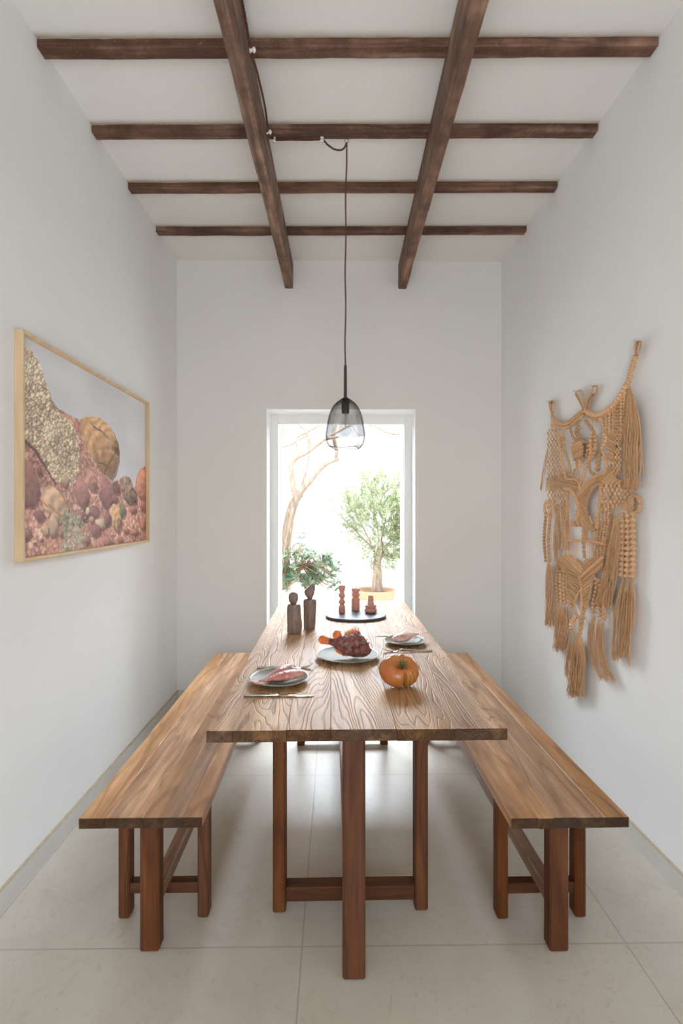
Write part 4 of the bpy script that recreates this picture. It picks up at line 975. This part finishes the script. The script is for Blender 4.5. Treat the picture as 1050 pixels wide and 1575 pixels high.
# =====================================================================  COURTYARD BEYOND THE GLASS
m=MB(); m.add([(-6,4.0,-.02),(6,4.0,-.02),(6,9,-.02),(-6,9,-.02),(-6,4.0,-.12),(6,4.0,-.12),(6,9,-.12),(-6,9,-.12)],[[0,1,2,3],[7,6,5,4],[0,4,5,1],[2,6,7,3],[1,5,6,2],[3,7,4,0]])
struct('ground',m,M['court_floor'])
def lumpy(name,x0,x1,y,z0,z1,th,amp,seed,topf=None):
    nx,nz=60,30; rs=[]
    m=MB(); V=[]
    for i in range(nx+1):
        x=x0+(x1-x0)*i/nx; zt=z1+(topf(x) if topf else 0); col=[]
        for j in range(nz+1):
            z=z0+(zt-z0)*j/nz; e=noise.noise(Vector((x*1.3,z*1.7,seed)))*amp+noise.noise(Vector((x*4,z*5,seed)))*amp*.35
            col.append(Vector((x,y-e-(-.06*(j/nz)**6),z)))
        col.append(Vector((x,y+.10,zt+.03))); col.append(Vector((x,y+th,zt))); col.append(Vector((x,y+th,z0)))
        rs.append(col)
    m.rings(rs,True,True); return struct(name,m,M['court'])
lumpy('wall_courtyard_lower',-3.5,3.5,6.75,-.02,1.50,.5,.05,2,lambda x:.05*math.sin(x*2.3)+.04*x)
lumpy('wall_courtyard_upper',-3.5,3.5,7.2,-.02,2.36,.3,.05,5,lambda x:.03*x+.02*math.sin(x*3))
# raised planter with rounded kerb at the left
M['soil']=plain('dry_soil',(.15,.09,.06),.95,var=.5,scale=60,bump=.6)
pl=[(-2.0,4.59),(-.56,4.59),(-.43,5.47),(-.36,6.50),(-2.0,6.50)]
t=thing('raised_planter','white rounded masonry planter bed at the foot of the bare tree','planter',(-1.2,5.6,-.02))
m=MB(); off=Vector((1.2,-5.6,.02))
m.prism([(x+1.2,y-5.6) for x,y in pl],0.0,.50); m.build('bed_wall',M['court'],t)
m=MB(); kp=[Vector((-2.0,4.63,.53))+off,Vector((-.62,4.64,.53))+off,Vector((-.575,4.72,.53))+off,Vector((-.47,5.47,.53))+off,Vector((-.40,6.42,.53))+off]
m.tube(resample(kp,.1),.055,10); m.build('rounded_kerb',M['court'],t)
m=MB(); m.prism([(-1.9+1.2,4.68-5.6),(-.62+1.2,4.68-5.6),(-.50+1.2,5.47-5.6),(-.42+1.2,6.4-5.6),(-1.9+1.2,6.4-5.6)],.46,.525); m.build('soil',M['soil'],t)
# bare branching tree
k=N('grey_brown_bark'); v=k.obj(); n=k.noise(k.vmul(v,(1,1,.3)),40,5,.6)
k.set(Base_Color=k.ramp(n,[(.3,(.17,.12,.09)),(.55,(.31,.23,.175)),(.75,(.44,.35,.28))]),Roughness=.8); k.bump(n,.7,.006); M['bark']=k.m
FT=atd(437,908,5.25); FT.z=.50
t=thing('bare_tree','bare pale brown branching tree rising from the planter on the left','tree',FT)
def fp(px,py,d=5.25): return atd(px,py,d)-FT
def limb(name,pts,r0,r1,parent,mat,n=10,k=4,wig=.006):
    P=smoothpath(pts,k); nn=len(P); P=[p+Vector((noise.noise(p*6),noise.noise(p*6+Vector((9,0,0))),0))*wig for p in P]
    m=MB(); m.tube(P,[r0+(r1-r0)*i/(nn-1) for i in range(nn)],n); return m.build(name,mat,parent)
limb('trunk',[Vector((.0,0,.0)),fp(436,890),fp(438,860),fp(440,830),fp(444,800),fp(450,778),fp(457,764)],.060,.048,t,M['bark'],12)
limb('branch',[fp(455,768),fp(452,750),fp(450,735),fp(448,716),fp(456,704),fp(468,698),fp(480,690),fp(500,676,5.2),fp(520,672,5.1)],.036,.014,t,M['bark'])
limb('branch',[fp(456,768),fp(466,752),fp(480,736),fp(495,718),fp(510,709),fp(521,706)],.036,.020,t,M['bark'])
limb('branch',[fp(515,708),fp(517,695),fp(515,680),fp(513,665),fp(517,650),fp(520,630)],.022,.014,t,M['bark'])
limb('branch',[fp(458,762),fp(466,740),fp(472,718),fp(474,704)],.015,.009,t,M['bark'],8)
limb('branch',[fp(460,702),fp(458,688),fp(456,672),fp(464,668),fp(480,660),fp(495,650),fp(510,636)],.022,.011,t,M['bark'],8)
limb('branch',[fp(476,694),fp(475,678),fp(473,664),fp(462,655),fp(452,645)],.020,.013,t,M['bark'],8)
limb('branch',[fp(473,664),fp(468,655),fp(470,645),fp(476,630)],.009,.006,t,M['bark'],8)
limb('branch',[fp(490,684),fp(505,672),fp(520,664,5.1),fp(545,652,5),fp(575,655,4.9),fp(598,666,4.85),fp(622,668,4.8)],.013,.011,t,M['bark'],8)
limb('branch',[fp(433,687),fp(446,684),fp(460,676),fp(475,668)],.015,.009,t,M['bark'],8)
limb('branch',[fp(540,650,5),fp(548,665,5),fp(555,670,5),fp(563,669,5)],.006,.003,t,M['bark'],6)
limb('branch',[fp(472,702),fp(482,703),fp(491,704)],.007,.003,t,M['bark'],6)
limb('branch',[fp(448,716),fp(447,708),fp(447,702)],.008,.005,t,M['bark'],6)
limb('branch',[fp(462,765),fp(472,762),fp(480,760)],.007,.003,t,M['bark'],6)
limb('branch',[fp(432,700,5.6),fp(434,680,5.6),fp(434,650,5.6),fp(432,620,5.6)],.016,.012,t,M['bark'],6)
# shrub with whorls of leathery leaves
def leafmat(name,a,b,c=None,tr=.35):
    k=N(name); at=k.n('ShaderNodeAttribute',attribute_name='rnd').outputs['Fac']
    col=k.ramp(at,[(0.0,a),(1.0,b)]); k.set(Base_Color=col,Roughness=.5)
    tl=k.n('ShaderNodeBsdfTranslucent',{0:col}); mx=k.n('ShaderNodeMixShader',{0:tr,1:k.b.outputs[0],2:tl.outputs[0]})
    k.t.links.new(mx.outputs[0],k.out.inputs[0]); return k.m
M['leaf']=leafmat('grey_green_shrub_leaf',(.07,.13,.065),(.30,.38,.25))
M['olive']=leafmat('olive_leaf',(.13,.19,.08),(.48,.52,.30),tr=.4)
M['cane']=plain('pale_dry_cane',(.42,.28,.18),.7,var=.15,scale=60)
def leaf(m,p,d,L,w,nrm=None):
    d=d.normalized(); s=d.cross(nrm if nrm else Vector((RJ.uniform(-1,1),RJ.uniform(-1,1),RJ.uniform(-1,1))))
    if s.length<1e-4: s=d.orthogonal()
    s.normalize(); u=d.cross(s)
    m.cur=RJ.random()
    V=[p,p+d*L*.35+s*w*.42+u*w*.12,p+d*L*.70+s*w*.5+u*w*.12,p+d*L,p+d*L*.70-s*w*.5+u*w*.12,p+d*L*.35-s*w*.42+u*w*.12,p+d*L*.5]
    m.add(V,[[0,1,6],[1,2,6],[2,3,6],[3,4,6],[4,5,6],[5,0,6]],True)
SB=atd(441,912,4.95); SB.z=.52
t=thing('leathery_shrub','spreading green shrub with whorled leathery leaves in front of the bare tree','shrub',SB)
def spt(px,py,d=4.95): return atd(px,py,d)-SB
cl=[]
for (x,y) in ((463,821),(468,822),(461,830),(459,838),(465,842),(456,850),(462,856),(455,862),(447,846),(450,872)): cl.append((x,y))
poly=[(436,850),(470,845),(485,848),(505,850),(518,862),(525,885),(515,892),(500,885),(485,900),(470,898),(455,890),(440,905),(434,880)]
while len(cl)<118:
    x=RJ.uniform(434,526);y=RJ.uniform(846,906)
    if inpoly(x,y,poly): cl.append((x,y))
for (x,y) in ((508,893),(514,897),(519,903),(508,900),(517,912),(521,893)): cl.append((x,y))
st=MB(); fo=MB()
for (x,y) in cl:
    d=4.95+RJ.uniform(-.22,.22); c=atd(x,y,d)-SB
    a=spt(440,905); b=spt(448+ (x-448)*.35,870 if y<890 else 885,4.95)
    st.tube(smoothpath([a,b,c-Vector((0,0,.05)),c],3),[.006,.005,.005,.004,.004,.003,.003,.0025,.002,.002],5)
    outd=Vector((x-470,RJ.uniform(-30,30),-(y-890)*1.0)).normalized()*.6+Vector((0,0,.35))
    if y>890 and x>495: outd=Vector((.3,0,-.9))
    outd.normalize(); s1=outd.orthogonal().normalized(); s2=outd.cross(s1)
    for q in range(RJ.randint(7,10)):
        a_=2*PI*q/8+RJ.uniform(-.2,.2); e=s1*math.cos(a_)+s2*math.sin(a_)+outd*RJ.uniform(.2,.7)
        leaf(fo,c+e*.004,e,RJ.uniform(.048,.074),RJ.uniform(.021,.030),outd)
st.build('stems',M['cane'],t); fo.build('foliage',M['leaf'],t)
t=thing('pale_cane','thin pale dry canes leaning beside the shrub at the left of the window','cane',SB+Vector((-.06,.0,0)))
O=SB+Vector((-.06,0,0))
for pts in ([(435,905,4.85),(437,850,4.9),(442,820,4.95),(450,780,5.0)],[(445,908,4.8),(452,880,4.8),(460,855,4.8),(463,840,4.8)],[(434,860,4.8),(445,850,4.85),(455,835,4.9)],[(436,890,4.8),(448,830,4.9),(453,795,5.0)]):
    m=MB(); m.tube(smoothpath([atd(*q)-O for q in pts],4),.0065,6); m.build('cane',M['cane'],t)
# olive tree in a terracotta pot
M['terracotta']=plain('pale_terracotta',(.52,.34,.21),.8,var=.15,scale=18,bump=.3)
OP=atd(574,905,5.95); OP.z=-.02
t=thing('plant_pot','wide pale terracotta pot holding the olive tree','pot',OP)
m=MB(); m.lathe([(.001,.0),(.17,0),(.185,.01),(.235,.36),(.238,.372),(.250,.376),(.254,.386),(.254,.452),(.249,.462),(.238,.462),(.232,.452),(.228,.40),(.22,.36),(.001,.35)],n=56); m.build('pot_wall',M['terracotta'],t)
m=MB(); m.lathe([(.001,.425),(.10,.43),(.19,.418),(.2285,.41),(.2285,.40),(.001,.36)],n=40); m.build('soil',M['soil'],t)
OT=OP+Vector((.045,0,.42))
t=thing('olive_tree','small olive tree with a round airy crown growing in the terracotta pot','tree',OT)
def op(px,py,d=5.95): return atd(px,py,d)-OT
limb('trunk',[Vector((0,0,0)),op(580,895),op(580,880),op(580,865),op(583,850),op(585,832)],.066,.034,t,M['bark'],14,5,.02)
brs=[[(581,862),(572,840),(560,815),(548,790),(538,770)],[(582,858),(595,840),(606,820),(614,790)],[(584,840),(580,810),(574,780),(566,750),(556,722)],[(584,840),(592,800),(592,765),(588,735)],[(574,845),(545,815),(520,790),(502,778),(493,772)],[(588,855),(605,850),(618,840)],[(575,800),(585,770),(600,750),(612,735)]]
for b in brs: limb('branch',[op(x,y,5.95+RJ.uniform(-.15,.15)) for x,y in b],.011,.003,t,M['bark'],6)
fo=MB(); tw=MB(); cnt=0
def crown(px,py):
    # accept test in photo-like outline of the crown, real 3-D ellipsoid in depth
    return 1
blobs=[(585,800,.42,.50,1.0),(565,765,.28,.30,.75),(600,770,.25,.30,.8),(553,722,.10,.16,.35),(590,733,.12,.16,.35),(573,740,.18,.2,.5),(560,800,.25,.3,.75),(600,830,.22,.22,1.5),(588,850,.28,.17,1.6),(610,800,.2,.3,.9),(532,790,.22,.20,.5),(506,778,.15,.10,.2),(545,765,.18,.2,.4),(540,775,.16,.16,.3),(545,820,.14,.16,.4),(628,790,.25,.4,.8),(632,830,.18,.2,.6),(612,745,.14,.18,.4)]
tot=sum(b[4]*b[2]*b[3] for b in blobs)
for bx,bY,rx,rz,w in blobs:
    c=op(bx,bY); ntw=int(1250*w*rx*rz/tot)+10
    for i in range(ntw):
        a=RJ.uniform(0,2*PI);u=RJ.uniform(-1,1);rr_=RJ.random()**.4; s=math.sqrt(1-u*u)
        p_=c+Vector((rx*s*math.cos(a)*rr_,rx*.95*s*math.sin(a)*rr_,rz*u*rr_))
        d=(p_-op(582,830)).normalized()*.8+Vector((RJ.uniform(-.4,.4),RJ.uniform(-.4,.4),RJ.uniform(0,.6))); d.normalize()
        Lt=RJ.uniform(.06,.13); tw.tube([p_,p_+d*Lt],.0014,3,False)
        for q in range(14):
            t_=q/13*Lt; s1=d.orthogonal().normalized(); s2=d.cross(s1); aa=q*PI*.5+RJ.uniform(-.5,.5)
            e=(s1*math.cos(aa)+s2*math.sin(aa))*.8+d*.7
            leaf(fo,p_+d*t_,e,RJ.uniform(.024,.040),RJ.uniform(.007,.0105))
fo.build('foliage',M['olive'],t); tw.build('twigs',M['bark'],t)
# =====================================================================  LIGHT AND CAMERA
w=bpy.data.worlds.new('World'); scene.world=w; w.use_nodes=True; bg=w.node_tree.nodes['Background']
bg.inputs[0].default_value=SKYC; bg.inputs[1].default_value=WORLD
s=bpy.data.lights.new('sun','SUN'); s.energy=SUN; s.angle=.03; s.color=(1,.95,.88); so=bpy.data.objects.new('sun',s); COL.objects.link(so)
so.rotation_euler=Vector((.22,.62,-1)).to_track_quat('-Z','Y').to_euler()
for nm,loc,size,en,dirv,colr in LIGHTS:
    l=bpy.data.lights.new(nm,'AREA'); l.shape='RECTANGLE'; l.size,l.size_y=size; l.energy=en; l.color=colr
    lo=bpy.data.objects.new(nm,l); COL.objects.link(lo); lo.location=loc; lo.rotation_euler=Vector(dirv).to_track_quat('-Z','Y').to_euler()
cam=bpy.data.cameras.new('camera'); cam.sensor_fit='HORIZONTAL'; cam.sensor_width=24; cam.lens=18; cam.clip_start=.05
co=bpy.data.objects.new('camera',cam); COL.objects.link(co); co.location=(0,0,H); co.rotation_euler=(PI/2,0,0); scene.camera=co
scene.view_settings.view_transform='Standard'; scene.view_settings.look='None'; scene.view_settings.gamma=1; scene.view_settings.use_curve_mapping=False
scene.view_settings.exposure=EXPO
scene.cycles.max_bounces=14; scene.cycles.diffuse_bounces=8; scene.cycles.transparent_max_bounces=24; scene.cycles.use_denoising=True
scene.cycles.sample_clamp_indirect=8; scene.cycles.caustics_reflective=False; scene.cycles.caustics_refractive=False
